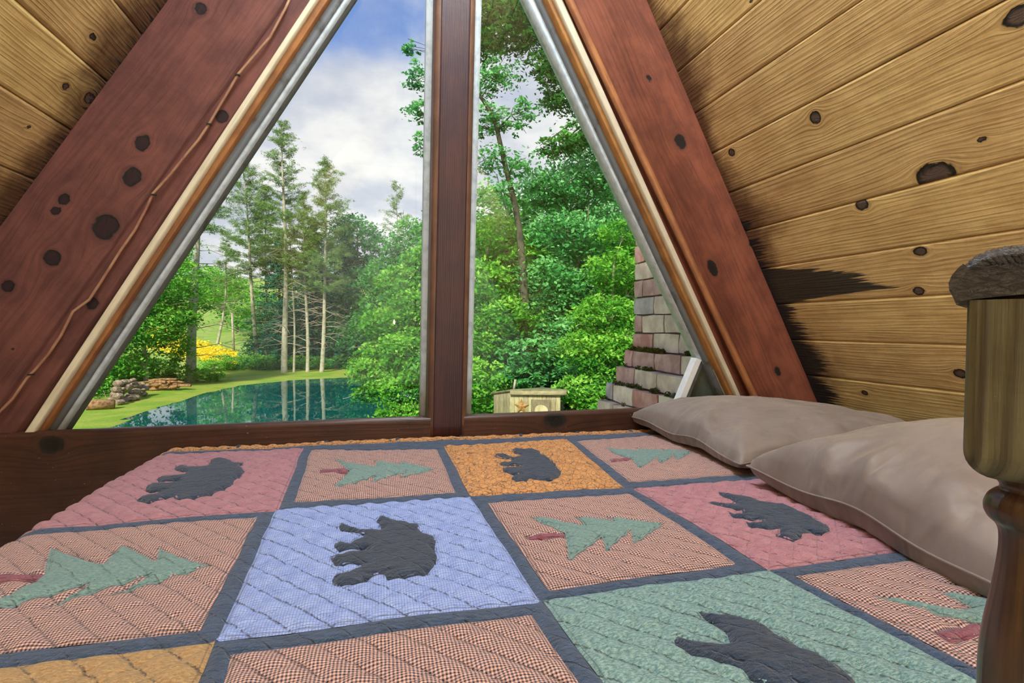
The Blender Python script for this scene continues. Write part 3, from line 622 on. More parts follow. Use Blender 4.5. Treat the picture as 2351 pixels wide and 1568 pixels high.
patch('orange', [g(1020, 1027), g(1303, 1012), g(1434, 1122), g(1080, 1145)], [BA(bear_or)], 'orange crackle-print block with a black bear')
patch('ging', [g(1325, 1016), (1.14, 1.905), (1.14, 1.325), g(1449, 1109)], [TA(tree_r), UA(trunk_r)], 'gingham block with a green tree beside the far pillow')
patch('pink', [(1.18, 1.905), (1.6, 1.905), (1.6, 1.33), (1.18, 1.33)], [], 'dusty pink block under the pillows')
patch('ging', [(-1.0, 1.232), g(590, 1192), g(458, 1454), (-1.0, .80)], [TA(tree_l), UA(trunk_l)], 'gingham block with a large green tree at the bed edge')
patch('blue', [g(632, 1174), g(1080, 1147), g(1241, 1385), g(497, 1480)], [BA(bear_bl)], 'periwinkle blue block with a black bear')
patch('ging', [g(1118, 1160), g(1447, 1136), g(1692, 1300), g(1259, 1359)], [TA(tree_m), UA(trunk_m)], 'gingham block with a green tree in the middle of the quilt')
patch('pink', [g(1454, 1124), (1.10, 1.275), (1.06, .80), g(1766, 1314)], [BA(bear_pr)], 'dusty pink block with a black bear in front of the pillows')
patch('orange', [(1.14, 1.27), (1.6, 1.27), (1.6, .82), (1.10, .80)], [], 'orange block under the near pillow')
yb = .36
patch('gold', [(-1.0, .765), g(495, 1481), extr(g(495, 1481), g(457, 1565), yb), (-1.0, yb)], [], 'gold brown block at the near edge')
patch('ging', [g(529, 1511), g(1219, 1415), extr(g(1219, 1415), g(1323, 1565), yb), extr(g(529, 1511), g(514, 1565), yb)], [], 'gingham block at the near edge')
patch('green', [g(1244, 1381), g(1767, 1314), extr(g(1767, 1314), g(2221, 1557), yb), extr(g(1244, 1381), g(1379, 1565), yb)], [BA(bear_gr)], 'mottled teal block with a large black bear')
patch('ging', [g(1826, 1327), (1.10, .765), (1.10, yb), extr(g(1826, 1327), g(2290, 1568), yb)], [TA(tree_g), UA(trunk_g)], 'gingham block with a green tree beside the turned post')
bd = patch('orange', [(-.9, 2.003), (1.62, 2.003), (1.62, 1.949), (-.9, 1.949)], [], 'orange border strip with black paw prints along the window')
for a, b in crop(600, 980, K1, [(405, 97), (835, 95), (1235, 92), (1600, 68)])+crop(1100, 980, K1, [(600, 45), (920, 30)])+[(560, 1019)]:
    c = G((a, b+1))[0]; c[1] = 1.976
    circ = lambda cx, cy, rx, ry: np.array([(c[0]+cx+rx*math.cos(t), c[1]+cy+ry*math.sin(t)) for t in np.linspace(0, 2*math.pi, 10, endpoint=False)])
    applique(circ(0, 0, .0135, .015), 'bear', 'black paw pad', bd, 1.0)
    for ty in (-.014, 0, .014): applique(circ(-.026, ty, .0065, .0055), 'bear', None, bd, 1.0)
# sashing: one slate sheet that runs between all the blocks and dips under them
xs = np.concatenate([np.arange(-1.05, 1.12, .0055), np.arange(1.12, 1.66, .02)]); ys = np.arange(.20, 2.17, .0055)
X, Y = np.meshgrid(xs, ys, indexing='ij'); Q = np.stack([X.ravel(), Y.ravel()], 1); dmin = np.full(len(Q), 9.0); ins_ = np.zeros(len(Q), bool)
for bo in BORDERS:
    lo_, hi_ = bo.min(0)-.05, bo.max(0)+.05; m_ = ((Q > lo_) & (Q < hi_)).all(1)
    if not m_.any(): continue
    dmin[m_] = np.minimum(dmin[m_], seg_dist(Q[m_], bo)); ins_[m_] |= inside(Q[m_], bo)
dmin = dmin.reshape(X.shape); ins_ = ins_.reshape(X.shape)
Z = ZQ+.006*vnoise(X*5+9, Y*5, 21, 2)+np.where(ins_, .0028-.006*(1-np.exp(-dmin/.004)), .0034+.0065*(1-np.exp(-dmin/.007))*(.65+1.1*vnoise(X*26, Y*55, 31, 3)))
o = sheet('sashing', MF['sash'], X, Y, Z, quilt, np.where(ins_, 1.0, np.abs(dmin-.004)+.0010)); o['label'] = 'slate blue sashing strips and binding'
# mattress and low base under the quilt
bed = tag(empty('bed', (.4, 1.2, ZF)), 'low bed pushed against the window board under the quilt', 'bed')
box('mattress', (-1.06, -.72, .10), (1.22, .77, .332), plain_mat('mattress_cover', '#d9d6cf', .9), bed, .04)
box('bed_base', (-1.02, -.68, 0), (1.2, .76, .10), MW_b if False else plain_mat('bed_base_wood', '#4a3426', .6), bed, .01)
# ------------------------------------------------------------------ pillows
M_pil, k, out = newmat('taupe_satin_cotton')
tcn = k.n('ShaderNodeTexCoord').outputs['Object']
n = k.noise(tcn, 6, 4, .55); base = k.mix(k.ss(n, .3, .7), srgb('#857975'), srgb('#766a66'))
weave = k.noise(tcn, 700, 2, .5)
wr = k.n('ShaderNodeTexNoise', None, Vector=k.n('ShaderNodeVectorMath', dict(operation='MULTIPLY'), i0=tcn, i1=(1, 1.6, 1)).outputs[0], Scale=7.0, Detail=2.0, Distortion=.5).outputs[0]
bp0 = k.n('ShaderNodeBump', None, Height=wr, Strength=.3, Distance=.05)
bp = k.n('ShaderNodeBump', None, Height=weave, Strength=.15, Distance=.002, Normal=bp0.outputs[0])
b = k.n('ShaderNodeBsdfPrincipled', None, Base_Color=base, Roughness=.5, Specular_IOR_Level=.3, Sheen_Weight=.5, Sheen_Roughness=.35, Normal=bp.outputs[0])
M_pil.node_tree.links.new(b.outputs[0], out.inputs[0])
M_pilseam = plain_mat('taupe_seam', '#5f524e', .7)
def pillow(name, c, sx, sy, th_up, th_dn, rot, tilt, seed, label, peak=(0, 0), zfloor=None):
    N = 90; t = np.linspace(-1, 1, N); Ug, Vg = np.meshgrid(t, t, indexing='ij')
    root = tag(empty(name, c), label, 'pillow', 'taupe pillows')
    Rm = Matrix.Rotation(rot, 3, 'Z') @ Matrix.Rotation(tilt[0], 3, 'Y') @ Matrix.Rotation(tilt[1], 3, 'X'); Rm = np.array(Rm)
    # edges bow inward, corners stay as ears
    ex = 1-.075*(1-Vg**2)*np.abs(Ug)**3; ey = 1-.075*(1-Ug**2)*np.abs(Vg)**3
    X = sx*Ug*ex; Y = sy*Vg*ey
    eu = np.where(Ug < 0, .30, .45); prof = ((1-Ug**2).clip(0)**eu)*((1-Vg**2).clip(0)**.36)
    bump = 1+.35*np.exp(-((Ug-peak[0])**2+(Vg-peak[1])**2)/.5)
    edge = np.minimum(1-np.abs(Ug), 1-np.abs(Vg))
    ang = np.arctan2(Vg, Ug)
    folds = vnoise(ang*5+seed*3.1+6, edge*1.2+2, seed, 2)*np.exp(-((edge-.12)/.20)**2)*.05*np.clip(edge*10, 0, 1)
    cre = vnoise(X*9+seed, Y*6+3, seed+9, 3)*.018*np.clip(edge*4, 0, 1)
    ridge = -np.abs(vnoise(X*7+Y*9+seed*2, X*2, seed+5, 2))*.03*np.clip(edge*3, 0, 1)
    wav = .008*np.sin(ang*7+seed)*(1-np.clip(edge*5, 0, 1))
    Zt = prof*th_up*bump/1.2+folds+cre+ridge*.6+wav; Zb = -(((1-Ug**2)*(1-Vg**2)).clip(0)**.22)*th_dn+folds*.3+wav
    seam = edge <= 1e-9
    objs = []
    for nm, Zs, up in (('top', Zt, 1), ('under', Zb, 0)):
        P = np.stack([X.ravel(), Y.ravel(), Zs.ravel()], 1)@Rm.T
        wz = P[:, 2]+c[2]
        fl0 = ZQ+.009 if zfloor is None else zfloor
        wz = np.where(wz < fl0, fl0+.002*np.tanh((wz-fl0)*10)+(.0005 if up else 0), wz); P[:, 2] = wz-c[2]
        objs.append(P)
    idx = np.arange(N*N).reshape(N, N); Fc = np.stack([idx[:-1, :-1], idx[1:, :-1], idx[1:, 1:], idx[:-1, 1:]], -1).reshape(-1, 4)
    V = np.concatenate(objs); Fa = np.concatenate([Fc, Fc[:, ::-1]+N*N])
    mesh('pillowcase', V, Fa, M_pil, root, True)
    # piped seam round the edge
    lp = np.concatenate([idx[:, 0], idx[-1, 1:], idx[-2::-1, -1], idx[0, -2:0:-1]]); pts = objs[0][lp]; pts = np.concatenate([pts, pts[:2]])
    tubes('seam', [(pts, [.0026]*len(pts), 6)], M_pil, root)
    return root
pillow('pillow', (1.385, 1.645, ZQ+.058), .40, .375, .118, .052, rad(-2), (rad(-1), 0), 3, 'taupe pillow farthest from camera, against the window board', (-.55, .35))
pillow('pillow', (1.32, .82, ZQ+.092), .42, .355, .14, .075, rad(-7), (rad(-6), rad(1)), 5, 'nearest taupe pillow, overlapping the far one, behind the turned post', (-.5, .15))
# ------------------------------------------------------------------ turned post with carved cap
RHO, XC_ = .64, 2380
_d = ray(XC_, 900); _h = np.array([_d[0], _d[1], 0]); fy = _h/np.linalg.norm(_h); fx = np.array([fy[1], -fy[0], 0])
pcx, pcy = fy[0]*RHO, fy[1]*RHO
hb = .0692*RHO
def hitp(x, y, dist): d = ray(x, y); p = d*dist/(d@fy); return p@fx, p[2]-ZF
post = tag(empty('turned_post', (pcx, pcy, ZF)), 'turned brown wooden post with carved black cap, beside the bed', 'post')
def zpx(y): return hitp(2300, y, RHO)[1]
def zfr(y): return hitp(2280, y, RHO-hb)[1]
zt_ = hitp(2213, 689, RHO-hb)[1]+ZF
M_turn = wood_mat('glossy_dark_turning', '#54402f', '#3f2a22', '#1f1512', rough=.28, spec=.6, ring=90, ringamt=.4, fine=.5, wear=.55, bump=.12)
M_carve, k, out = newmat('carved_black_wood')
tcn = k.n('ShaderNodeTexCoord').outputs['Object']
nn = k.n('ShaderNodeTexNoise', None, Vector=k.n('ShaderNodeVectorMath', dict(operation='MULTIPLY'), i0=tcn, i1=(1, 1, 2.6)).outputs[0], Scale=130.0, Detail=5.0, Roughness=.65, Distortion=.8).outputs[0]
bp = k.n('ShaderNodeBump', None, Height=nn, Strength=.9, Distance=.006)
b = k.n('ShaderNodeBsdfPrincipled', None, Base_Color=k.mix(k.ss(nn, .4, .65), srgb('#241f20'), srgb('#4a4548')), Roughness=.38, Specular_IOR_Level=.6, Normal=bp.outputs[0])
M_carve.node_tree.links.new(b.outputs[0], out.inputs[0])
# square block, turned to face the camera, with rounded lower corners
def pw(a, b, z): return fx*a+fy*b+np.array([0, 0, z])
prof = []
zb0 = zfr(1112); zc = zfr(1040)
for i in range(9):
    t = i/8*math.pi/2; prof.append((hb-.023*(1-math.cos(t)), zc-(zc-zb0)*math.sin(t)))
prof = prof[::-1]+[(hb, zt_-ZF)]
# block front as a wood grid: rows of the profile, square section
V = []; gu = []; gyv = []
sq = []
for s_ in range(4):
    for j in range(12):
        a = -1+2*j/12; sq.append([(a, -1), (1, a), (-a, 1), (-1, -a)][s_])
rows = [prof[0]]+prof[1:-1]+[(hb, zc+(prof[-1][1]-zc)*i/14) for i in range(1, 15)]
for r, z in rows:
    for a, b_ in sq:
        ee = .0035; aa, bb = a*r, b_*r
        if abs(a) == 1 and abs(b_) == 1: aa -= math.copysign(ee, a)*.5; bb -= math.copysign(ee, b_)*.5
        V.append(pw(aa, bb, z)); gu.append(z); gyv.append(aa+bb*.7+.2)
m_ = len(sq); Fc = []
for i in range(len(rows)-1):
    for j in range(m_): Fc.append((i*m_+j, i*m_+(j+1) % m_, (i+1)*m_+(j+1) % m_, (i+1)*m_+j))
Fc.append(tuple(range(m_))[::-1]); Fc.append(tuple(range((len(rows)-1)*m_, len(rows)*m_)))
o = mesh('block', V, Fc, MW['block'], post, False, attrs=dict(gu=gu, gy=gyv, kd=np.full(len(V), 9.0), st=np.full(len(V), -1.0), rd=np.zeros(len(V)))); o['label'] = 'olive brown square block with rounded lower corners'
# turned shaft
def rp(xl): return -hitp(xl, 1200, RHO)[0]*.985
tp = [(.038, zb0+.012), (rp(2290), zpx(1105)), (rp(2289), zpx(1117)), (rp(2278), zpx(1122)), (rp(2262), zpx(1134)), (rp(2252), zpx(1155)), (rp(2254), zpx(1172)), (rp(2264), zpx(1187)), (rp(2282), zpx(1198)), (rp(2291), zpx(1215)), (rp(2292), zpx(1250)), (rp(2286), zpx(1300)), (rp(2274), zpx(1365)), (rp(2262), zpx(1420)), (rp(2253), zpx(1480)), (rp(2250), zpx(1540)), (rp(2252), zpx(1640)), (rp(2262), zpx(1740)), (.026, .24), (.022, .20), (.024, .17), (.034, .155), (.034, .13), (.024, .115), (.034, .10), (.036, 0.0)]
tp = tp[::-1]
# smooth the profile
pr = []
for i in range(len(tp)-1):
    a, b_ = tp[i], tp[i+1]
    for j in range(4): pr.append((a[0]+(b_[0]-a[0])*j/4, a[1]+(b_[1]-a[1])*j/4))
pr.append(tp[-1]); prr = np.array(pr)
for _ in range(2): prr[1:-1] = (prr[:-2]+2*prr[1:-1]+prr[2:])/4
sh = lathe('turned_shaft', [tuple(p) for p in prr], M_turn, (0, 0, 0), post, 56)
me = sh.data; co = np.empty(len(me.vertices)*3, dtype=np.float32); me.vertices.foreach_get('co', co); co = co.reshape(-1, 3); an = np.arctan2(co[:, 1], co[:, 0])
for nm, vv in (('gu', co[:, 2]), ('gy', np.abs(an)*.04), ('kd', np.full(len(co), 9.0)), ('st', np.full(len(co), -1.0)), ('rd', np.zeros(len(co)))):
    a_ = me.attributes.new(nm, 'FLOAT', 'POINT'); a_.data.foreach_set('value', vv.astype(np.float32))
# cap: carved slab with rounded end, ribbed scroll on top
def prism_fb(name, poly, b0_, b1_, mat, parent, dens=.004):
    """2D outline (a,z) extruded along fy from b0_ to b1_"""
    pl = []
    for i in range(len(poly)):
        p, q = np.array(poly[i]), np.array(poly[(i+1) % len(poly)]); n_ = max(1, int(np.linalg.norm(q-p)/dens))
        for j in range(n_): pl.append(p+(q-p)*j/n_)
    n_ = len(pl); V = [pw(p[0], b0_, p[1]) for p in pl]+[pw(p[0], b1_, p[1]) for p in pl]
    ctr = np.mean(pl, 0); Fc = [tuple(range(n_)), tuple(range(n_, 2*n_))[::-1]]+[(i, n_+i, n_+(i+1) % n_, (i+1) % n_) for i in range(n_)]
    return mesh(name, V, Fc, mat, parent, False)
def ap(x, y): return hitp(x, y, RHO-hb)
capo = [ap(2196, 700), ap(2213, 689), ap(2290, 681), ap(2371, 674), ap(2530, 668), ap(2545, 640), ap(2540, 605), (ap(2500, 600)), ap(2371, 600), ap(2290, 606), ap(2222, 614), ap(2212, 606), ap(2200, 616), ap(2186, 632), ap(2178, 650), ap(2180, 668), ap(2189, 684)]
cp_ = prism_fb('carved_cap', capo, -hb-.002, hb, M_carve, post); cp_['label'] = 'carved black cap'
# ribbed scroll: a row of curved ribs over a core
core = [ap(2222, 612), ap(2290, 604), ap(2371, 598), ap(2500, 598), ap(2480, 580), ap(2440, 570), ap(2371, 567), ap(2330, 569), ap(2280, 578), ap(2240, 592), ap(2224, 603)]
prism_fb('scroll_core', core, -hb+.004, hb-.004, M_carve, post)
arc = [(2222, 606), (2230, 597), (2241, 589), (2253, 583), (2266, 577), (2280, 573), (2294, 570), (2309, 567), (2324, 566), (2339, 565), (2354, 564), (2370, 564), (2386, 564), (2402, 565), (2418, 567), (2434, 569), (2450, 573), (2466, 579), (2480, 588), (2492, 598)]
for i, (x, y) in enumerate(arc):
    a, z = ap(x, y); slant = .004+.001*math.sin(i*2.1); zl_ = ap(x, 613-8*min(1, i/6))[1]
    pts = [pw(a+.006+slant*.6, -hb-.001, zl_), pw(a+.004+slant*.3, -hb-.002, (z+zl_)/2), pw(a+.001, -hb+.001, z-.0035), pw(a, -hb+.012, z-.0005), pw(a, 0, z+.0005), pw(a, hb-.012, z-.0005), pw(a+.002, hb, z-.004), pw(a+.006, hb, zl_)]
    rb = tubes('rib', [(pts, [.0022, .0026, .003, .003, .003, .003, .003, .0022], 7)], M_carve, post, cap=True)
# ------------------------------------------------------------------ lamp whose bulbs are mirrored in the glass
ch = tag(empty('hanging_lamp', (.36, -1.5, 1.2)), 'small hanging lamp with four warm bulbs, mirrored in the window pane', 'lamp')
M_bulb, k, out = newmat('warm_bulb'); e = k.n('ShaderNodeEmission', None, Color=(1, .55, .16, 1), Strength=420.0); M_bulb.node_tree.links.new(e.outputs[0], out.inputs[0])
tubes('stem', [([(0, 0, 1.0), (0, 0, -1.05)], [.006, .006], 8)], M_black, ch, cap=True)
YGl = 2.165; yv = 2*YGl+1.5
for pxl in ((905, 740), (965, 745), (978, 742), (972, 770)):
    v_ = onY(pxl, yv); c = np.array([v_[0]-.36, 0, v_[2]-1.2]); tubes('arm', [([(0, 0, -1.05), (c[0]*.5, 0, -1.15+.02), (c[0], 0, c[2]-.03)], [.004, .004, .004], 6)], M_black, ch)
    lathe('bulb', [(.001, -.02), (.008, -.012), (.011, 0), (.008, .015), (.002, .028)], M_bulb, c, ch, 14)
# ================================================================== OUTDOORS
ZW = -5.0
def sstep(x, a, b): t = np.clip((x-a)/(b-a), 0, 1); return t*t*(3-2*t)
shoreL = np.array([(-10.5, 20), (-12.2, 29.6), (-12.5, 35.4), (-12.1, 42.4), (-10.9, 48.4), (-7.4, 52.3), (-3.5, 53.9), (1.0, 54.5), (4.5, 50), (5.0, 42), (2.5, 34), (1.2, 27), (1.0, 22), (-2, 19), (-7, 18)])
def terrain(x, y):
    x = np.asarray(x, float); y = np.asarray(y, float)
    z = ZW+.02+1.15*sstep(x, .5, 4.5)*(1-sstep(y, 20, 34))+.42*np.maximum(x-6-.02*y, 0)*sstep(x, 6, 10)
    z = z+.10*np.maximum(y-66, 0)*sstep(y, 62, 75)+.05*np.maximum(y-120, 0)
    z = z+.16*np.maximum(-19-x, 0)*(1-sstep(y, 52, 66))
    return z
gx = np.concatenate([np.arange(-110, -20, 3.0), np.arange(-20, 10, .6), np.arange(10, 90, 3.0)]); gy_ = np.concatenate([np.arange(2.6, 15, 1.0), np.arange(15, 64, .6), np.arange(64, 260, 4.0)])
X, Y = np.meshgrid(gx, gy_, indexing='ij'); P2 = np.stack([X.ravel(), Y.ravel()], 1)
ins = inside(P2, shoreL).reshape(X.shape); dd = seg_dist(P2, shoreL).reshape(X.shape)
Z = terrain(X, Y); wob = .35*vnoise(X*.7, Y*.7, 3, 2)
sdist = np.where(ins, -dd, dd)+wob
Z = Z+np.where(sdist < .5, (sdist-.5)*.35, 0).clip(-1.2, 0)+.05*vnoise(X*.4, Y*.4, 8, 3)*(sdist > 1)
idx = np.arange(X.size).reshape(X.shape); Fc = np.stack([idx[:-1, :-1], idx[1:, :-1], idx[1:, 1:], idx[:-1, 1:]], -1).reshape(-1, 4)
M_grass, k, out = newmat('lawn_and_meadow')
pos = k.n('ShaderNodeNewGeometry').outputs['Position']; sp = k.n('ShaderNodeSeparateXYZ', None, Vector=pos)
na = k.noise(pos, .5, 5, .6); nb_ = k.noise(pos, 9.0, 4, .7)
lawn = k.mix(k.ss(na, .38, .62), srgb('#7fa336'), srgb('#a3ae48')); lawn = k.mix(k.ss(nb_, .4, .75, 0, .4), lawn, srgb('#5e7f28'))
mead = k.mix(k.ss(na, .35, .65), srgb('#7fae45'), srgb('#a9ad62'))
gcol = k.mix(k.ss(sp.outputs[1], 64, 70), lawn, mead)
wood_floor = k.mix(k.ss(nb_, .4, .6), srgb('#2f4a1e'), srgb('#4a4a2a'))
gcol = k.mix(k.ss(sp.outputs[0], 3.0, 6.5), gcol, wood_floor); gcol = k.mix(k.math('MULTIPLY', k.ss(sp.outputs[0], -17.5, -19.5), k.ss(sp.outputs[1], 62, 56)), gcol, wood_floor)
b = k.n('ShaderNodeBsdfPrincipled', None, Base_Color=gcol, Roughness=.95, Specular_IOR_Level=.1, Normal=k.n('ShaderNodeBump', None, Height=nb_, Strength=.4, Distance=.1).outputs[0])
M_grass.node_tree.links.new(b.outputs[0], out.inputs[0])
tag(mesh('ground', np.stack([X.ravel(), Y.ravel(), Z.ravel()], 1), Fc, M_grass, None, True), 'green lawn, pond bank and meadow rising behind', 'ground', kind='structure')
M_water, k, out = newmat('pond_water')
pos = k.n('ShaderNodeNewGeometry').outputs['Position']
wn = k.noise(k.n('ShaderNodeVectorMath', dict(operation='MULTIPLY'), i0=pos, i1=(1, .5, 1)).outputs[0], 1.6, 3, .5)
bp = k.n('ShaderNodeBump', None, Height=wn, Strength=.05, Distance=.05)
b = k.n('ShaderNodeBsdfPrincipled', None, Base_Color=srgb('#135a54'), Roughness=.012, IOR=1.6, Normal=bp.outputs[0])
M_water.node_tree.links.new(b.outputs[0], out.inputs[0])
tag(mesh('pond', [(-16, 14, ZW), (9, 14, ZW), (9, 58, ZW), (-16, 58, ZW)], [(0, 1, 2, 3)], M_water), 'still teal pond mirroring the trees and sky', 'pond', kind='structure')
# ---- leaf and bark materials
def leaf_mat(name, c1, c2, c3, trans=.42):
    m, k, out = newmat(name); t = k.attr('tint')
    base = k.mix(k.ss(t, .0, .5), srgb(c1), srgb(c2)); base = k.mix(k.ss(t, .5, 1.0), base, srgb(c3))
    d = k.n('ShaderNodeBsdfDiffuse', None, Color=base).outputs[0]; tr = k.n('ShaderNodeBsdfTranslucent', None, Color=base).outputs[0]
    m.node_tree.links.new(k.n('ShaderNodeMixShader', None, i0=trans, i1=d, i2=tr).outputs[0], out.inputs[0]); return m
ML = dict(
    bright=leaf_mat('bright_leaves', '#3f8a2c', '#66b23a', '#a2dc58'),
    mid=leaf_mat('green_leaves', '#2a6e30', '#4c9a42', '#84c95e'),
    cool=leaf_mat('cool_green_leaves', '#3a8448', '#62b660', '#9cde8c'),
    dark=leaf_mat('dark_leaves', '#2a683c', '#458e4c', '#74ba68'),
    pine=leaf_mat('pine_needles', '#4b7040', '#6c944e', '#9cb868', .2),
    spruce=leaf_mat('spruce_needles', '#1d5a4a', '#2f7a60', '#4b9472', .15),
    yellow=leaf_mat('yellow_flowers', '#eed21c', '#f8e234', '#fbee60'),
)
M_bark = plain_mat('pale_bark', '#b9b39c', .9, .1, scale=3.0, c2='#979170', bump=.5)
M_barkd = plain_mat('dark_bark', '#5a5846', .9, .1, scale=5.0, c2='#3f4034', bump=.5)
M_stone = plain_mat('fieldstone', '#a8927a', .9, .2, scale=5.0, c2='#6b5d50', bump=.6)
M_log = plain_mat('cut_log', '#a9825a', .9, .1, scale=6.0, c2='#6a4e37', bump=.5)
RS = np.random.RandomState(5)
def leafmesh(name, P, size, mat, parent, tint, flat=.55, seed=0, asp=.5, droop=0.0, kind='stuff'):
    rs = np.random.RandomState(seed); n = len(P)
    nrm = rs.normal(size=(n, 3))*flat+np.array([0, -.25, 1.0]); nrm /= np.linalg.norm(nrm, axis=1)[:, None]
    a = rs.normal(size=(n, 3)); a -= (a*nrm).sum(1)[:, None]*nrm; a /= np.linalg.norm(a, axis=1)[:, None]+1e-9
    a[:, 2] -= droop; b = np.cross(nrm, a); s = size*(rs.rand(n, 1)*.7+.65)
    V = np.stack([P-a*s*.5, P+b*s*asp*.5, P+a*s*.5, P-b*s*asp*.5], 1).reshape(-1, 3)
    Fc = np.arange(4*n, dtype=np.int32).reshape(n, 4); tt = np.clip(tint+rs.normal(size=n)*.13, 0, 1)
    o = mesh(name, V, Fc, mat, parent, False, attrs=dict(tint=np.repeat(tt, 4)))
    if kind: o['kind'] = kind
    return o
def blobpts(blobs, rs, sub=26, spr=(.55, .55, .16), shell=.55):
    """blobs: (cx,cy,cz,rx,ry,rz,n) -> leaves gathered in flattened drooping sprays"""
    P = []; T = []
    for cx, cy, cz, rx, ry, rz, n in blobs:
        m = max(2, int(n/sub)); d = rs.normal(size=(m, 3)); d /= np.linalg.norm(d, axis=1)[:, None]; r = shell+(1-shell)*rs.rand(m)**.6
        c = d*r[:, None]*np.array([rx, ry, rz]); ct = np.clip(.5+.35*d[:, 2]+rs.normal(size=m)*.22, 0, 1)  # upper clusters tinted lighter, lower darker: light from above in the leaf colour
        rm = (rx*ry*rz)**(1/3); sc_ = .22*rm*(.7+.6*rs.rand(m))
        off = rs.normal(size=(m, sub, 3))*np.array(spr)*sc_[:, None, None]*1.5
        off[:, :, 2] -= .28*(np.linalg.norm(off[:, :, :2], axis=2)**2)/np.maximum(sc_[:, None], .05)
        P.append((np.array([cx, cy, cz])+c[:, None]+off).reshape(-1, 3)); T.append(np.repeat(ct, sub))
    return np.concatenate(P), np.concatenate(T)
def pb(x, y, d, rx, rz, n, ry=None):   # a foliage mass seen at (x,y), real distance d, radii in metres
    p = at(x, y, d); return (p[0], p[1], p[2], rx, ry or rx, rz, n)
def btree(label, trunk, blobs, mat, lsize, bark=None, group=None, rad0=.2, limbs=True, seed=1, name='leafy_tree', cat='tree', flat=.6, shell=.5, sub=26, base_ground=True):
    rs = np.random.RandomState(seed); tr = [at(*t) for t in trunk]; base = tr[0].copy()
    if base_ground: base[2] = float(terrain(base[0], base[1]))-.1; tr[0] = base
    root = tag(empty(name, tuple(base)), label, cat, group); tr = [t-base for t in tr]
    n = len(tr); rr = [rad0*(1-.7*i/(n-1 if n > 1 else 1)) for i in range(n)]
    # smooth polyline
    def smooth(pts, r, m=4):
        P = [];Q = []
        for i in range(len(pts)-1):
            for j in range(m): t = j/m; P.append(pts[i]*(1-t)+pts[i+1]*t); Q.append(r[i]*(1-t)+r[i+1]*t)
        P.append(pts[-1]); Q.append(r[-1]); P = np.array(P)
        P[1:-1] = (P[:-2]+2*P[1:-1]+P[2:])/4
        return P, Q
    tp_, tq = smooth(tr, rr); tubes('trunk', [(tp_, tq, 9)], bark or M_bark, root)
    if limbs:
        it = []
        for b_ in blobs:
            c = np.array(b_[:3])-base; i = int(np.argmin(np.linalg.norm(tp_-c+np.array([0, 0, b_[5]*.6]), axis=1))); a = tp_[i]
            mid_ = (a+c)/2+np.array([0, 0, .15*np.linalg.norm(c-a)]); it.append(([a, mid_, c], [tq[i]*.45, tq[i]*.3, tq[i]*.1], 5))
            for q in range(3):
                e_ = c+rs.normal(size=3)*np.array(b_[3:6])*.55; it.append(([mid_, (mid_+e_)/2+np.array([0, 0, .1]), e_], [tq[i]*.25, tq[i]*.15, .01], 4))
        tubes('limbs', it, bark or M_bark, root)
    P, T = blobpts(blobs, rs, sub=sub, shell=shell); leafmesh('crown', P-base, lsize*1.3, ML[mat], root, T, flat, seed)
    return root
M_barkg = plain_mat('grey_bark', '#8d8a78', .9, .1, scale=3.0, c2='#6c6a58', bump=.5)
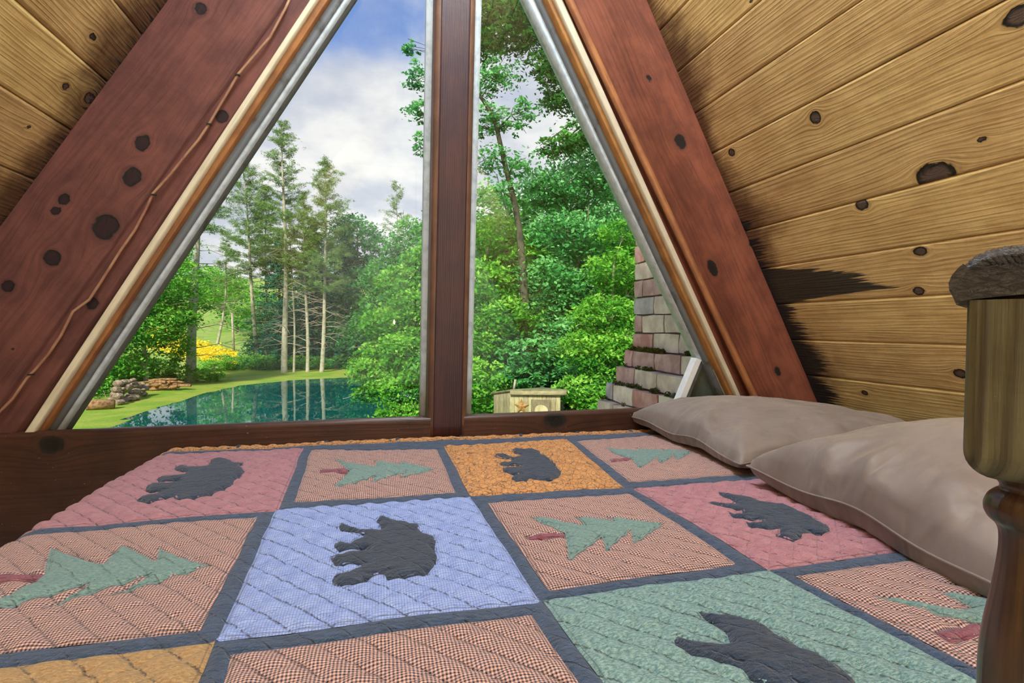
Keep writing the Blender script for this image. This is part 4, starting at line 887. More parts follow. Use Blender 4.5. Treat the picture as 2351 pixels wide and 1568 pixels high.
# ---- pines with bare lower branches
def pine(label, bx, by, d, topx, topy, crown, rad0=.28, spread=2.6, seed=1, bend=0.0, group='tall thin pines on the far bank', dens=1.0, dead=26, name='pine_tree', tuft=14, deadlen=2.2):
    rs = np.random.RandomState(seed); base = at(bx, by, d); base[2] = float(terrain(base[0], base[1]))-.1; top = at(topx, topy, d)
    root = tag(empty(name, tuple(base)), label, 'pine', group); H = top[2]-base[2]; ax = top-base
    tt = np.linspace(0, 1, 14); side = np.array([math.cos(YAW), -math.sin(YAW), 0])
    ctr = np.array([ax*t+side*bend*math.sin(math.pi*t)+side*.12*math.sin(7*t+seed) for t in tt]); rr = [rad0*(1-.93*t)+.01 for t in tt]
    tubes('trunk', [(ctr, rr, 9)], M_bark, root)
    it = []; tips = []; tint = []
    nb = int(H*3.4*dens)
    for i in range(nb):
        t = crown+(1-crown)*(i+rs.rand())/nb; c = np.array([np.interp(t, tt, ctr[:, j]) for j in range(3)]); az = rs.rand()*2*math.pi
        q = (t-crown)/(1-crown); L = spread*((1-q)**.75*.9+.12)*(.45+.75*rs.rand())*min(1, .55+q*2.2)
        dr = np.array([math.cos(az), math.sin(az), 0]); up = .12+.55*q
        pts = [c, c+dr*L*.5+np.array([0, 0, L*up*.35]), c+dr*L+np.array([0, 0, L*up])]
        it.append((pts, [.022, .014, .005], 4))
        m = int(6+L*7)
        for j in range(m):
            s = .35+.65*rs.rand(); p = pts[1]*(1-abs(2*s-1))+ (pts[2] if s > .5 else pts[0])*abs(2*s-1)
            tips.append(p+rs.normal(size=3)*np.array([.22, .22, .09])*(.5+L*.25)); tint.append(.35+.4*rs.rand()+.2*q)
    tubes('live_branches', it, M_barkd, root)
    P = np.repeat(np.array(tips), tuft, axis=0)+rs.normal(size=(len(tips)*tuft, 3))*np.array([.13, .13, .07])
    leafmesh('needles', P, .26, ML['pine'], root, np.repeat(np.array(tint), tuft), .9, seed, .16)
    it = []
    for i in range(dead):
        t = .10+(crown+.08-.10)*rs.rand(); c = np.array([np.interp(t, tt, ctr[:, j]) for j in range(3)]); az = rs.rand()*2*math.pi; L = deadlen*(.4+.9*rs.rand())
        dr = np.array([math.cos(az), math.sin(az), 0]); z1 = rs.normal()*.12; pts = [c, c+dr*L*.45+np.array([0, 0, L*(.10+z1)]), c+dr*L+np.array([0, 0, L*(z1-.10)])]
        it.append((pts, [.04, .028, .01], 4)); e_ = pts[1]+dr*L*.1
        for q in range(2):
            a2 = az+rs.normal()*.7; d2 = np.array([math.cos(a2), math.sin(a2), rs.normal()*.2]); it.append(([e_, e_+d2*L*.25, e_+d2*L*.5-np.array([0, 0, .1])], [.018, .012, .006], 3))
    if it: o = tubes('bare_branches', it, M_bark, root); o['label'] = 'pale bare lower branches'
    return root
pine('tallest pine on the far bank, thick pale trunk in the middle of the row', 655, 865, 57, 648, 282, .42, .34, 4.2, 11, .1, dens=1.1, dead=46, deadlen=3.2)
pine('very thin straight pine just right of the tallest pine', 676, 863, 57.5, 668, 500, .55, .13, 1.6, 12, 0, dens=.6, dead=16)
pine('slim pine between the tallest pine and the leaning pine', 705, 861, 58, 694, 440, .45, .2, 2.4, 13, .1, dens=.9, dead=26, deadlen=2.6)
pine('leaning pine at the right end of the row, broad dense crown', 736, 861, 58, 742, 372, .38, .24, 4.6, 14, .45, dens=1.5, dead=30, deadlen=2.6)
pine('pine leaning left, standing behind the hedge, left of the row', 592, 850, 63, 553, 352, .42, .26, 4.4, 15, .1, dens=1.2, dead=34, deadlen=3.4)
pine('pale thick-trunked pine at the left end of the lawn', 440, 881, 47, 458, 330, .62, .42, 4.0, 16, 0, dens=1.0, dead=26, deadlen=4.2)
pine('small open pine top standing alone against the clouds', 918, 700, 70, 912, 418, .02, .16, 3.9, 17, 0, dens=1.0, dead=0, group='far conifers')
pine('grey pine far behind, left of the leaning pine', 500, 760, 80, 520, 540, .3, .2, 3.4, 18, .5, dens=1.0, dead=16, group='far conifers')
pine('pine crown behind the tallest pine, to its left', 610, 850, 66, 612, 430, .5, .2, 3.6, 19, 0, dens=1.0, dead=16, group='far conifers')
# ---- dense dark spruces behind
def spruce(label, bx, by, d, topy, spread, seed, mat='spruce'):
    rs = np.random.RandomState(seed); base = at(bx, by, d); base[2] = float(terrain(base[0], base[1])); H = at(bx, topy, d)[2]-base[2]
    root = tag(empty('spruce_tree', tuple(base)), label, 'spruce', 'dense spruces behind the pines'); tubes('trunk', [([(0, 0, 0), (0, 0, H)], [.25, .02], 7)], M_barkd, root)
    n = int(H*34); P = []; T = []
    for i in range(n):
        t = rs.rand()**1.25; az = rs.rand()*2*math.pi; L = spread*(1-t)**.85*(.75+.35*rs.rand())+.15; m = 34; s = rs.rand(m)**.6
        dr = np.array([math.cos(az), math.sin(az)]); x = dr[0]*L*s; y = dr[1]*L*s; z = H*(t*.97+.02)-L*.32*s+L*.16*s**3
        off = rs.normal(size=(m, 3))*np.array([.2, .2, .07]); P.append(np.stack([x, y, z], 1)+off); T.append(np.full(m, .25+.5*rs.rand())+.2*s-.1)
    leafmesh('needles', np.concatenate(P), .34, ML[mat], root, np.concatenate(T), .7, seed, .45)
    return root
spruce('dark blue-green spruce behind the tallest pine', 642, 860, 64.5, 545, 4.6, 21)
spruce('dark spruce between the slim pine and the leaning pine', 716, 858, 65.5, 500, 4.2, 22)
spruce('dark spruce right of the leaning pine', 795, 855, 65.5, 520, 4.0, 23)
# ---- broadleaf trees on the far bank
btree('dark green broadleaf tree right of the leaning pine', [(822, 860, 64), (822, 700, 64), (820, 520, 64)], [pb(815, 560, 64, 3.4, 3.6, 5200), pb(845, 660, 64, 3.6, 3.6, 5200), pb(800, 760, 65, 3.2, 3.4, 4200), pb(860, 780, 62, 3.4, 3.6, 4600), pb(780, 640, 67, 2.6, 4, 3200)], 'dark', .34, M_barkd, 'broadleaf trees beyond the pond', .25, seed=31)
btree('mid green tree just left of the post, behind the pale green one', [(905, 850, 60), (905, 640, 60)], [pb(900, 640, 60, 3.2, 2.6, 3000), pb(950, 560, 58, 3.0, 3.2, 4200), pb(960, 690, 58, 3.0, 3.4, 3800), pb(880, 720, 60, 3.4, 3.0, 3600)], 'mid', .32, M_barkd, 'broadleaf trees beyond the pond', .22, seed=32)
btree('round dark tree behind the clearing between the pines', [(745, 850, 72), (745, 700, 72)], [pb(745, 720, 72, 4, 4.5, 4200), pb(690, 780, 72, 3.6, 4, 3400), pb(620, 760, 73, 3.4, 5, 3600)], 'dark', .36, M_barkd, 'broadleaf trees beyond the pond', .22, seed=33)
# left bank trees
btree('bright leafy tree with short pale trunk at the left of the lawn', [(338, 905, 42), (330, 800, 42), (335, 640, 42)], [pb(310, 640, 41, 3.0, 3.0, 5200), pb(385, 640, 42, 2.2, 2.2, 3200), pb(240, 800, 40, 2.8, 2.6, 4200), pb(345, 740, 41, 2.4, 1.7, 3400), pb(260, 710, 40, 2.6, 2.4, 3800), pb(360, 560, 43, 2.4, 2.4, 2600), pb(400, 720, 42, 1.7, 1.2, 1500), pb(395, 790, 43, 1.5, 1.4, 1500)], 'bright', .21, M_bark, 'leafy trees on the left bank', .22, seed=41)
btree('leafy sapling around the pale thick-trunked pine', [(428, 878, 47), (430, 780, 47), (440, 600, 47)], [pb(420, 610, 51, 2.0, 2.2, 1500), pb(470, 690, 50, 1.5, .8, 600), pb(415, 855, 46.5, 1.1, .9, 900), pb(475, 862, 47, 1.2, .8, 1000), pb(420, 720, 50, 1.5, 1.3, 900), pb(405, 560, 52, 2.2, 2.6, 1700)], 'bright', .21, M_bark, 'leafy trees on the left bank', .09, seed=42)
btree('bright bushy tree at the far left above the rocks', [(255, 880, 44), (255, 800, 44)], [pb(255, 860, 42, 2.6, 1.7, 3600), pb(210, 900, 38, 2.0, 1.6, 2600), pb(300, 850, 44, 2.2, 1.7, 2600), pb(360, 850, 46, 1.7, 1.3, 1600), pb(180, 940, 35, 1.4, 1.0, 1500)], 'bright', .19, M_bark, 'leafy trees on the left bank', .12, seed=43)
btree('young bright green tree on the meadow behind the bare branches', [(545, 740, 95), (545, 690, 95)], [pb(540, 690, 95, 4.5, 3.4, 2600), pb(500, 650, 105, 5, 3.4, 2200), pb(580, 720, 90, 3.4, 2.6, 1500)], 'bright', .45, M_barkd, 'meadow edge trees', .2, seed=44)
for i, (x, y, d, r) in enumerate([(470, 610, 150, 9), (530, 620, 155, 8), (600, 650, 150, 8), (420, 640, 140, 8), (350, 700, 120, 6), (560, 680, 140, 7), (660, 690, 150, 8), (480, 700, 130, 6)]):
    btree(['rounded tree on the distant hill above the meadow, %s' % s for s in ('tallest', 'right of the tallest', 'near the spruces', 'left of the pale trunk', 'behind the left trees', 'low on the slope', 'behind the spruces', 'just above the flowers')][i], [(x, y+100, d), (x, y+45, d)], [pb(x, y+48, d, r, r*.7, 1800), pb(x+25, y+85, d, r*.8, r*.6, 1200)], 'dark' if i % 2 else 'mid', .7, M_barkd, 'trees on the distant hill', .3, limbs=False, seed=50+i)
# ---- shrubs along the far bank
for i, (x, y, d, r) in enumerate([(490, 862, 58, 1.2), (520, 860, 60, 1.3), (550, 858, 60, 1.2), (580, 852, 60, 1.3), (612, 850, 60, 1.3), (640, 845, 61, 1.3), (690, 848, 61, 1.2), (720, 842, 61, 1.2), (770, 838, 62, 1.2), (835, 842, 61, 1.5)]):
    rs = np.random.RandomState(80+i); p = at(x, y, d); z0 = float(terrain(p[0], p[1])); root = tag(empty('shrub', (p[0], p[1], z0)), 'low green shrub in the far bank hedge, %s' % ('leftmost, beside the pale thick trunk', 'second from the left', 'third from the left', 'just left of the left-leaning pine', 'just right of the left-leaning pine', 'left of the tallest pine', 'right of the tallest pine', 'between the slim and the leaning pine', 'right of the leaning pine', 'rightmost, by the pale green tree')[i], 'shrub', 'shrubs along the far bank')
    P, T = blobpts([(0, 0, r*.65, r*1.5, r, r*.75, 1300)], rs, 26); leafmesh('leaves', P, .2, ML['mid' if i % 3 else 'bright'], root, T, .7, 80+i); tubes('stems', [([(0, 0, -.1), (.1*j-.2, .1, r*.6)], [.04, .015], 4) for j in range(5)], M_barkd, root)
# ---- pale green tree in front of the pond, left of the post
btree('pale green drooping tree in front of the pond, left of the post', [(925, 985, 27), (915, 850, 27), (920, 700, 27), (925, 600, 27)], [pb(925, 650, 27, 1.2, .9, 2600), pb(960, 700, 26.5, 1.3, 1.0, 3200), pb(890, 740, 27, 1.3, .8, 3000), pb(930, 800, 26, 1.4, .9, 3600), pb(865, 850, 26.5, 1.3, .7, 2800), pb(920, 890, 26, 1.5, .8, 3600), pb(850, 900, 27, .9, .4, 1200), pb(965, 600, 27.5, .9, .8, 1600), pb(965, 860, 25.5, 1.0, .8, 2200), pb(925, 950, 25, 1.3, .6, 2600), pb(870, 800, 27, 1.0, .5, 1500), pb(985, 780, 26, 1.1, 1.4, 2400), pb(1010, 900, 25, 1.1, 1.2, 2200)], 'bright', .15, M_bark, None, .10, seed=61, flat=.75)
# ---- forest wall to the right
fw = 'forest trees on the right slope'
btree('slender forked tree rising right of the post, sparse dark leaves', [(1215, 980, 19), (1205, 700, 19), (1196, 560, 19), (1185, 480, 19), (1160, 380, 18.5), (1135, 270, 18), (1095, 210, 18)], [pb(1100, 190, 18, .75, .5, 800), pb(1150, 170, 18, .7, .5, 700), pb(1125, 260, 18, .8, .4, 640), pb(1205, 255, 18, .45, .55, 420), pb(1175, 290, 18, .4, .25, 230), pb(1110, 300, 18, .4, .25, 220), pb(1120, 360, 18.5, .9, .5, 700), pb(1180, 380, 18.5, .7, .4, 420), pb(1130, 440, 18.5, .9, .5, 700), pb(955, 170, 17.5, .42, .55, 460), pb(960, 250, 17.5, .45, .4, 420), pb(945, 110, 17.5, .3, .25, 200), pb(970, 330, 17.5, .28, .5, 220), pb(1020, 200, 17.8, .7, .6, 420)], 'cool', .105, M_barkd, None, .17, seed=71, shell=.2, sub=14)
btree('tall leafy tree hanging over the top right of the window', [(1560, 900, 22), (1500, 500, 21), (1430, 250, 20), (1330, 60, 19)], [pb(1170, 50, 18.5, 1.5, .9, 3000), pb(1260, 60, 18.5, 1.4, 1.1, 3400), pb(1110, 95, 18.5, .9, .6, 1500), pb(1130, 10, 18, 1.2, .8, 2200), pb(1270, 140, 18.5, 1.0, .6, 1900), pb(1300, 210, 19, 1.0, .7, 2200), pb(1360, 300, 19, 1.0, .7, 2200), pb(1290, 330, 19, .9, .35, 1300), pb(1210, -40, 18, 1.6, .9, 2400), pb(1340, 120, 19, 1.2, 1.0, 2200), pb(1400, 220, 20, 1.2, 1.2, 2200)], 'mid', .125, M_barkd, fw, .3, seed=72, shell=.25)
btree('layered cool green tree in the middle of the right pane', [(1330, 960, 21), (1325, 750, 21), (1330, 520, 21)], [pb(1320, 430, 21, 1.9, .8, 3600), pb(1380, 380, 21, 1.3, .8, 2400), pb(1260, 440, 20.5, .9, .5, 1400), pb(1300, 540, 20.5, 2.0, .9, 4600), pb(1400, 520, 21, 1.4, .9, 3000), pb(1260, 640, 20, 1.5, .8, 3600), pb(1350, 660, 20, 1.6, .8, 3800)], 'cool', .13, M_barkd, fw, .2, seed=73)
btree('bright green tree left of the chimney', [(1405, 960, 17), (1400, 800, 17), (1410, 600, 17)], [pb(1420, 620, 17, 1.1, .7, 3000), pb(1440, 540, 17.5, 1.0, .7, 2400), pb(1390, 720, 16.5, 1.1, .6, 3200), pb(1360, 800, 16, 1.0, .6, 3000), pb(1420, 800, 16, .9, .6, 2600), pb(1340, 890, 15.6, .9, .4, 2200), pb(1385, 920, 15.5, .9, .35, 2000), pb(1470, 680, 17, .8, 1.1, 2000), pb(1390, 855, 16, .8, .35, 1800)], 'bright', .11, M_bark, fw, .12, seed=74)
btree('bright green tree just right of the post', [(1110, 970, 20), (1115, 760, 20), (1120, 560, 20)], [pb(1130, 540, 20, 1.2, .9, 3000), pb(1190, 600, 20, 1.1, .8, 2400), pb(1110, 650, 19.5, 1.2, .9, 3200), pb(1170, 720, 19, 1.2, .7, 3000), pb(1100, 780, 19, 1.1, .8, 2800), pb(1110, 880, 18, .9, .9, 2600), pb(1060, 700, 20, 1.0, 1.6, 2400)], 'bright', .125, M_bark, fw, .14, seed=75)
btree('shady cool tree behind the shed', [(1230, 960, 19), (1240, 800, 19)], [pb(1230, 800, 19, 1.7, .6, 3200), pb(1290, 760, 19.5, 1.5, .7, 3200), pb(1200, 860, 18.5, 1.0, .35, 1600), pb(1260, 700, 20, 1.4, .6, 2600), pb(1310, 850, 18.5, 1.0, .3, 1500)], 'cool', .13, M_barkd, fw, .12, seed=76)
for i, (x, y, d, r, mt, lb) in enumerate([(1150, 560, 30, 4.0, 'mid', 'deep in the forest right of the post'), (1330, 470, 32, 5.0, 'dark', 'deep in the forest, behind the layered tree'), (1470, 500, 28, 4.2, 'mid', 'behind the chimney top'), (1240, 760, 27, 4.0, 'dark', 'in the shade behind the shed'), (1120, 800, 26, 3.4, 'mid', 'behind the bright tree by the post'), (1400, 720, 26, 4.0, 'dark', 'behind the bright tree by the chimney'), (1290, 600, 30, 4.2, 'mid', 'deep in the forest, centre of the right pane'), (1600, 560, 27, 5.0, 'dark', 'farthest right behind the frame'), (1060, 620, 30, 3.6, 'mid', 'right behind the window post'), (1500, 820, 25, 4.0, 'dark', 'behind the stepped chimney')]):
    btree('full green forest tree '+lb, [(x, y+160, d), (x, y, d)], [pb(x, y, d, r, r*.8, 5200), pb(x+20, y+90, d-1, r*.8, r*.6, 2800)], mt, .24, M_barkd, fw, .2, seed=100+i)
for i, (pa_, pm_, pb_, d, r_) in enumerate((((1290, 850), (1284, 770), (1278, 640), 20.5, .07), ((1180, 720), (1172, 520), (1140, 400), 20.5, .05), ((1320, 700), (1316, 560), (1330, 430), 21.5, .05), ((1240, 880), (1236, 800), (1250, 700), 20, .05), ((1360, 640), (1345, 560), (1352, 470), 20, .035))):
    a_, m2_, b_ = at(*pa_, d), at(*pm_, d), at(*pb_, d); g0 = a_.copy(); g0[2] = float(terrain(a_[0], a_[1]))-.1
    st2 = tag(empty('slender_trunk', tuple(g0)), 'pale slender bare trunk %s' % ('behind the shed roof', 'left of the forked tree, crooked', 'in front of the layered tree', 'low behind the shed, thin', 'thinnest, beside the chimney tree')[i], 'tree trunk')
    tubes('stem', [([np.zeros(3), a_-g0, m2_-g0, b_-g0], [r_*1.4, r_, r_*.8, r_*.3], 7)], M_barkg, st2)
    tubes('twigs', [([m2_-g0, m2_-g0+np.array([s2*.5, -.1, .35]), m2_-g0+np.array([s2*1.0, -.1, .5])], [r_*.3, r_*.2, .004], 4) for s2 in (-1, 1)], M_bark, st2)['kind'] = 'stuff'
# ---- fieldstones, log, brush on the bank
def rock(loc, s, seed, name, mat, label, cat, group, sq=(1, 1, .75)):
    bm = bmesh.new(); bmesh.ops.create_icosphere(bm, subdivisions=2, radius=1); rs = random.Random(seed)
    a = [Vector((rs.uniform(-1, 1), rs.uniform(-1, 1), rs.uniform(-1, 1))).normalized() for _ in range(7)]
    for v in bm.verts:
        d = v.co.normalized(); q = 1.0
        for n_ in a: q = min(q, .78/max(d.dot(n_), .01) if d.dot(n_) > .78 else q)
        v.co = Vector((d.x*q*sq[0], d.y*q*sq[1], d.z*q*sq[2]))*s
    me = bpy.data.meshes.new(name); bm.to_mesh(me); bm.free(); me.materials.append(mat); o = link(bpy.data.objects.new(name, me)); o.location = loc; o.rotation_euler = (rs.uniform(-.3, .3), rs.uniform(-.3, .3), rs.uniform(0, 6)); return tag(o, label, cat, group)
rs_ = random.Random(4); pc0 = onZ((287, 918), -5); dirp = np.array([.32, .95, 0])
n_ = 0
dirp = onZ((325, 908), -5)-onZ((250, 932), -5); LD = np.linalg.norm(dirp); dirp /= LD
for layer, cnt in ((0, 22), (1, 16), (2, 11), (3, 5)):
    for j in range(cnt):
        t = (j+rs_.random()*.6)/cnt-.5; wd = .55*(1-layer*.2); L_ = LD*(1-layer*.13)
        p = pc0+dirp*t*L_+np.array([-.95, .32, 0])*(rs_.uniform(-wd, wd)-.3); rock((p[0], p[1], ZW+.2+layer*.34), rs_.uniform(.15, .34), 500+n_, 'fieldstone', M_stone, 'tan fieldstone %s of the heap by the lawn' % ('in the bottom row', 'in the second row', 'near the top', 'on the very top')[layer], 'stone', 'fieldstones heaped on the bank'); n_ += 1
p = onZ((230, 941), -5); lg = tag(empty('log_section', (p[0], p[1], ZW+.3)), 'short cut log lying on the lawn left of the stone heap', 'log')
tubes('log_body', [([(-.65, -.15, 0), (-.2, 0, .02), (.65, .2, 0)], [.27, .31, .27], 12)], M_log, lg, cap=True)
p = onZ((375, 897), -5); bp_ = tag(empty('brush_pile', (p[0], p[1], ZW)), 'pile of split wood and sticks behind the pale trunk', 'wood pile')
for j in range(22):
    rs2 = random.Random(j+60); a = rs2.uniform(-.5, .5); z = .15+.16*(j//5); x = rs2.uniform(-1.4, 1.4)*(1-.12*(j//5)); L_ = rs2.uniform(.5, 1.1)
    tubes('stick', [([(x-L_*math.cos(a), rs2.uniform(-.6, .4), z), (x, 0, z+.08), (x+L_*math.cos(a), rs2.uniform(-.6, .6), z+rs2.uniform(-.1, .25))], [rs2.uniform(.07, .14)]*3, 7)], M_log, bp_, cap=True)
# utility pole and meadow flowers
p = at(537, 838, 72); p[2] = float(terrain(p[0], p[1])); tpz = at(533, 718, 72)[2]-p[2]
up = tag(empty('utility_pole', tuple(p)), 'grey utility pole standing in the meadow', 'pole'); tubes('pole_shaft', [([(0, 0, -.1), (-.2, 0, tpz)], [.16, .12], 10)], M_bark, up, cap=True); tubes('brace', [([(-.15, 0, tpz*.62), (1.2, 0, tpz*.5)], [.03, .03], 5), ([(-1.6, 0, -.1), (-.2, 0, tpz*.9)], [.02, .02], 5)], M_bark, up)
rs = np.random.RandomState(9); n = 9000; t = rs.rand(n); xx = 345+t*190+rs.normal(size=n)*6; yy = 775+t*52+rs.normal(size=n)*(12-5*t); P = []
lx = np.array([at(a, b_, 1.0) for a, b_ in zip(xx, yy)])
dist = np.full(n, 70.0)
for _ in range(40):     # walk each ray to the meadow surface
    q = lx*dist[:, None]; gap = q[:, 2]-terrain(q[:, 0], q[:, 1]); dist = np.clip(dist+gap/np.maximum(.02, .1+(-lx[:, 2]))*.8, 40, 135)
P = lx*dist[:, None]; P[:, 2] = terrain(P[:, 0], P[:, 1])+.15+.15*rs.rand(n)
ff = leafmesh('flower_field', P, .38, ML['yellow'], None, .5+.3*rs.normal(size=n), .6, 9, .9); tag(ff, 'band of yellow flowers blooming across the meadow', 'flowers', kind='stuff')
# ---- shed
M_sh = MW['shed']
c0 = at(1171, 940, 15.0); c1 = at(1287, 940, 14.7); c2 = at(1133, 940, 16.2); zg = float(terrain(c0[0], c0[1]))-.1
shed = tag(empty('shed', (c0[0], c0[1], zg)), 'small weathered board shed with a star beside its door', 'shed')
O = np.array([c0[0], c0[1], zg]); vx = np.array([c1[0]-c0[0], c1[1]-c0[1], 0]); vy = np.array([c2[0]-c0[0], c2[1]-c0[1], 0]); W1, W2 = np.linalg.norm(vx), np.linalg.norm(vy); vx /= W1; vy /= W2
zt1 = at(1171, 897, 15.0)[2]-zg; zt2 = at(1133, 905, 16.2)[2]-zg
nrmf = np.cross(vx, [0, 0, 1]); 
def sp_(a, b_, z): return vx*a+vy*b_+np.array([0, 0, z])
nbd = 11
for i in range(nbd):
    a, b_ = W1*i/nbd+.004, W1*(i+1)/nbd-.004
    wood('wall_board', [sp_(a, 0, 0), sp_(a, 0, zt1), sp_(b_, 0, zt1), sp_(b_, 0, 0)], vy/np.linalg.norm(vy)*.03, M_sh, shed, du=.3, dv=.03, groove=.006, seed=i, uoff=i*.3)
for i in range(7):
    a, b_ = W2*i/7+.004, W2*(i+1)/7-.004; za = zt1+(zt2-zt1)*i/7; zb__ = zt1+(zt2-zt1)*(i+1)/7
    wood('wall_board', [sp_(0, a, 0), sp_(0, a, za), sp_(0, b_, zb__), sp_(0, b_, 0)], vx*.03, M_sh, shed, du=.3, dv=.03, groove=.006, seed=i+20, uoff=i*.3+5)
def slab(name, pts, th, mat, parent):
    V = [np.array(p) for p in pts]; V = V+[p+np.array([0, 0, th]) for p in V]
    return mesh(name, V, [(3, 2, 1, 0), (4, 5, 6, 7), (0, 1, 5, 4), (1, 2, 6, 5), (2, 3, 7, 6), (3, 0, 4, 7)], mat, parent)
M_shroof = plain_mat('mossy_roof', '#8d8a68', .9, .1, scale=4, c2='#6d6f4a')
slab('roof', [sp_(-.05, -.12, zt1), sp_(W1+.12, -.12, zt1+.05), sp_(W1+.12, W2+.1, zt2+.2), sp_(-.05, W2+.1, zt2)], .05, M_shroof, shed)
wood('fascia_board', [sp_(-.05, -.13, zt1-.10), sp_(W1+.1, -.13, zt1-.06), sp_(W1+.1, -.13, zt1+.05), sp_(-.05, -.13, zt1)], vy*.02, M_sh, shed, du=.3, dv=.03)
tubes('vent_pipe', [([sp_(W1*.22, W2*.4, zt1), sp_(W1*.25, W2*.4, zt1+.28)], [.035, .035], 8)], M_bark, shed, cap=True)
dx0, dx1, dz = W1*.42, W1*.80, zt1-.22
wood('door_frame', [sp_(dx0, -.02, 0), sp_(dx0, -.02, dz), sp_(dx1, -.02, dz), sp_(dx1, -.02, 0)], vy*.03, MW['shed_dark'], shed, du=.3, dv=.05)
arch = [(dx0+.09, 0), (dx0+.09, dz-.28)]+[((dx0+dx1)/2+((dx1-dx0)/2-.09)*math.cos(t), dz-.28+.14*math.sin(t)) for t in np.linspace(math.pi, 0, 9)]+[(dx1-.09, 0)]
V = [sp_(a, -.055, z) for a, z in arch]+[sp_(a, -.02, z) for a, z in arch]; na_ = len(arch)
dm = mesh('door', V, [tuple(range(na_)), tuple(range(na_, 2*na_))[::-1]]+[(i, na_+i, na_+(i+1) % na_, (i+1) % na_) for i in range(na_)], plain_mat('pale_door', '#c9bd92', .8, .1, scale=5, c2='#a89a6c'), shed); dm['label'] = 'arched pale door'
sc0 = at(1197, 932, 15.0)-O; sa = sc0@vx; sz = sc0[2]; pts = []
for i in range(10):
    r_ = .23 if i % 2 == 0 else .095; t = math.pi/2+i*math.pi/5; pts.append((sa+r_*math.cos(t), sz+r_*math.sin(t)))
V = [sp_(a, -.04, z) for a, z in pts]+[sp_(sa, -.11, sz)]+[sp_(sa, -.01, sz)]
st_ = mesh('star', V, [(i, 10, (i+1) % 10) for i in range(10)]+[((i+1) % 10, 11, i) for i in range(10)], M_star, shed); st_['label'] = 'rusty five-pointed metal star'
# ---- stepped stone chimney outside the gable, side face towards the window
XC = 1.65
cz = [.086+.1155*i for i in range(-2, 16)]
chim = tag(empty('chimney', (XC, 2.3, -3.9)), 'stepped chimney of pinkish tan stone blocks with mossy ledges', 'chimney')
ch0 = np.array([XC, 2.3, -3.9])
MB = [plain_mat('block_'+n_, a, .9, .15, scale=9, c2=b_, bump=.7, lo=.35, hi=.65) for n_, a, b_ in (('tan', '#f0dcc4', '#cdb6a4'), ('rose', '#e0b8ac', '#bd958b'), ('grey', '#d6cbc6', '#b0a49f'), ('buff', '#f8e6cf', '#dcc3ad'), ('red', '#c88c80', '#e3b5a8'))]
steps = []
for z0 in np.arange(-.026, 2.2, .1155): steps.append((z0-.1155 if False else z0, z0+.1155, 3.30))
rows_ = [(z0, z0+.1155, 3.30) for z0 in np.arange(-.141+.0, 2.1, .1155)]
zz_ = -.141
rows_ = [r+(XC,) for r in rows_]; led = []
for i, p in enumerate(((1433, 804), (1413, 840), (1390, 877), (1369, 914), (1348, 952), (1327, 990))):
    xk = XC-.048*(i+1); q = onX(p, xk); led.append((xk, q[1], q[2]))
rows_ = [r for r in rows_ if r[0] > led[0][2]-.02]; z_fill = min(r[0] for r in rows_)
for i, (xk, yk, zk) in enumerate(led):
    zt2_ = z_fill if i == 0 else zk; zb2_ = led[i+1][2] if i+1 < len(led) else zk-.13
    rows_.append((zb2_, zt2_, yk, xk))
def block_mesh(lo, hi, seed):
    rs2 = random.Random(seed); bm = bmesh.new(); bmesh.ops.create_cube(bm, size=1)
    bmesh.ops.subdivide_edges(bm, edges=bm.edges[:], cuts=1)
    for v in bm.verts:
        c = v.co; j = .004; v.co = Vector([(lo[i]+hi[i])/2+c[i]*(hi[i]-lo[i])*(.985 if abs(c[(i+1) % 3]) > .4 and abs(c[(i+2) % 3]) > .4 else 1)+rs2.uniform(-j, j) for i in range(3)])
        if abs(c[0]+.5) < .01: v.co.x -= rs2.uniform(0, .010)
    me = bpy.data.meshes.new('stone_block'); bm.to_mesh(me); bm.free(); return me
kk = 0
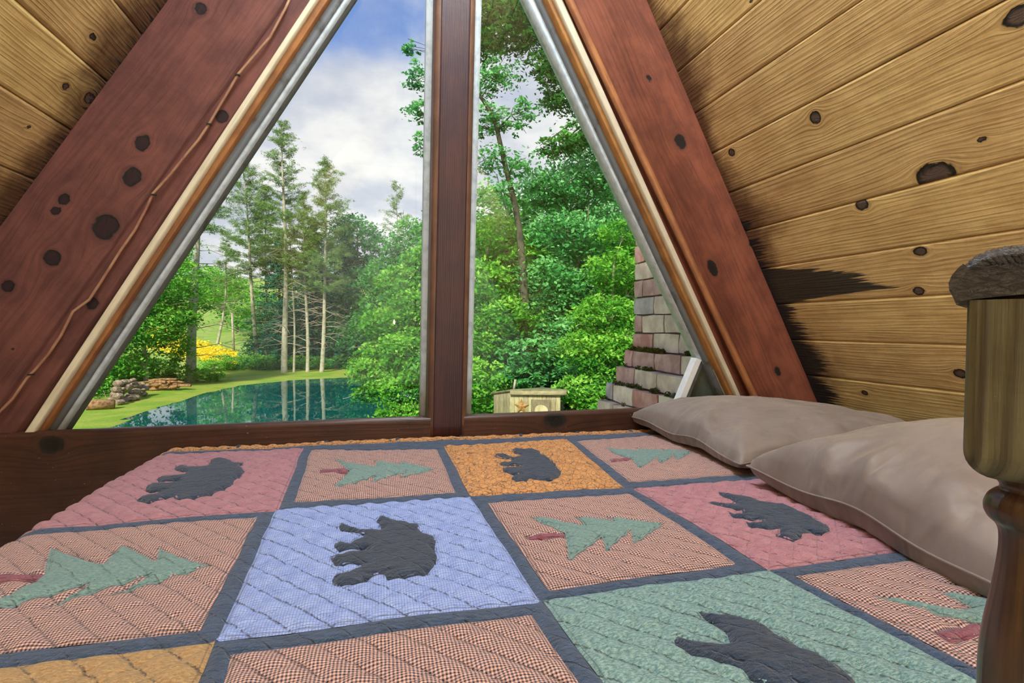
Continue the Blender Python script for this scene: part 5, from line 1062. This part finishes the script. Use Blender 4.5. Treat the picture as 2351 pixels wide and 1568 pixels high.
for ri, (z0, z1, yk, xk) in enumerate(sorted(rows_, key=lambda r: -r[0])):
    y = yk; rs2 = random.Random(ri*13+5); first = .12 if ri % 2 == 0 else .27
    while y > 2.35:
        w_ = first if y == yk else .295*rs2.uniform(.93, 1.05); y0_ = max(2.3, y-w_)
        me = block_mesh((xk-XC, y0_-2.3+.006, z0+3.9+.005), (.26, y-2.3-.006, z1+3.9-.005), kk); me.materials.append(MB[rs2.choice([0, 0, 1, 2, 3, 3, 4] if y != yk or ri % 2 else [1, 4, 2])])
        link(bpy.data.objects.new('stone_block', me), chim); y = y0_; kk += 1
co_ = box('core', (.018, .0, 0), (.8, .985, 6.0), M_chim_core, chim); co_['label'] = 'dark mortar core'
for z0, z1, yk, xk in rows_[-6:]: box('core', (xk-XC+.016, 0, max(0, z0+3.9-.02)), (.8, yk-2.3-.014, z1+3.9-.010), M_chim_core, chim)
# moss on the ledges
rs = np.random.RandomState(77); P = []
pxk, pyk = XC, 3.30
for i, (xk, yk, zk) in enumerate(led[:4]):
    n = 2600 if i in (0, 2) else 1300; yy = 2.4+(yk-2.4)*rs.rand(n); xx = xk+.012+(pxk-xk)*rs.rand(n)
    m1 = yy > pyk; xx = np.where(m1, xk+.24*rs.rand(n), xx)
    zt_k = z_fill if i == 0 else zk
    msk = vnoise(xx*14+i*3, yy*(7 if i else 4)+i, 61+i, 2) > (.02 if i != 1 else .08); P.append(np.stack([xx, yy, zt_k+.002+.02*rs.rand(n)**2], 1)[msk]); pxk, pyk = xk, yk
P = np.concatenate(P)
mo = leafmesh('moss', P-ch0, .022, M_moss, chim, np.full(len(P), .5), .9, 7, .5)
for o in bpy.data.objects:
    if o.type == 'MESH' and o.parent is None and 'kind' not in o and 'category' not in o: print('untagged', o.name)
for o in bpy.data.objects:
    if o.parent and o.name.split('.')[0] in ('limbs', 'live_branches', 'bare_branches', 'moss', 'stems'): o['kind'] = 'stuff'
print('tris', sum(len(o.data.polygons)*2 for o in bpy.data.objects if o.type == 'MESH'))
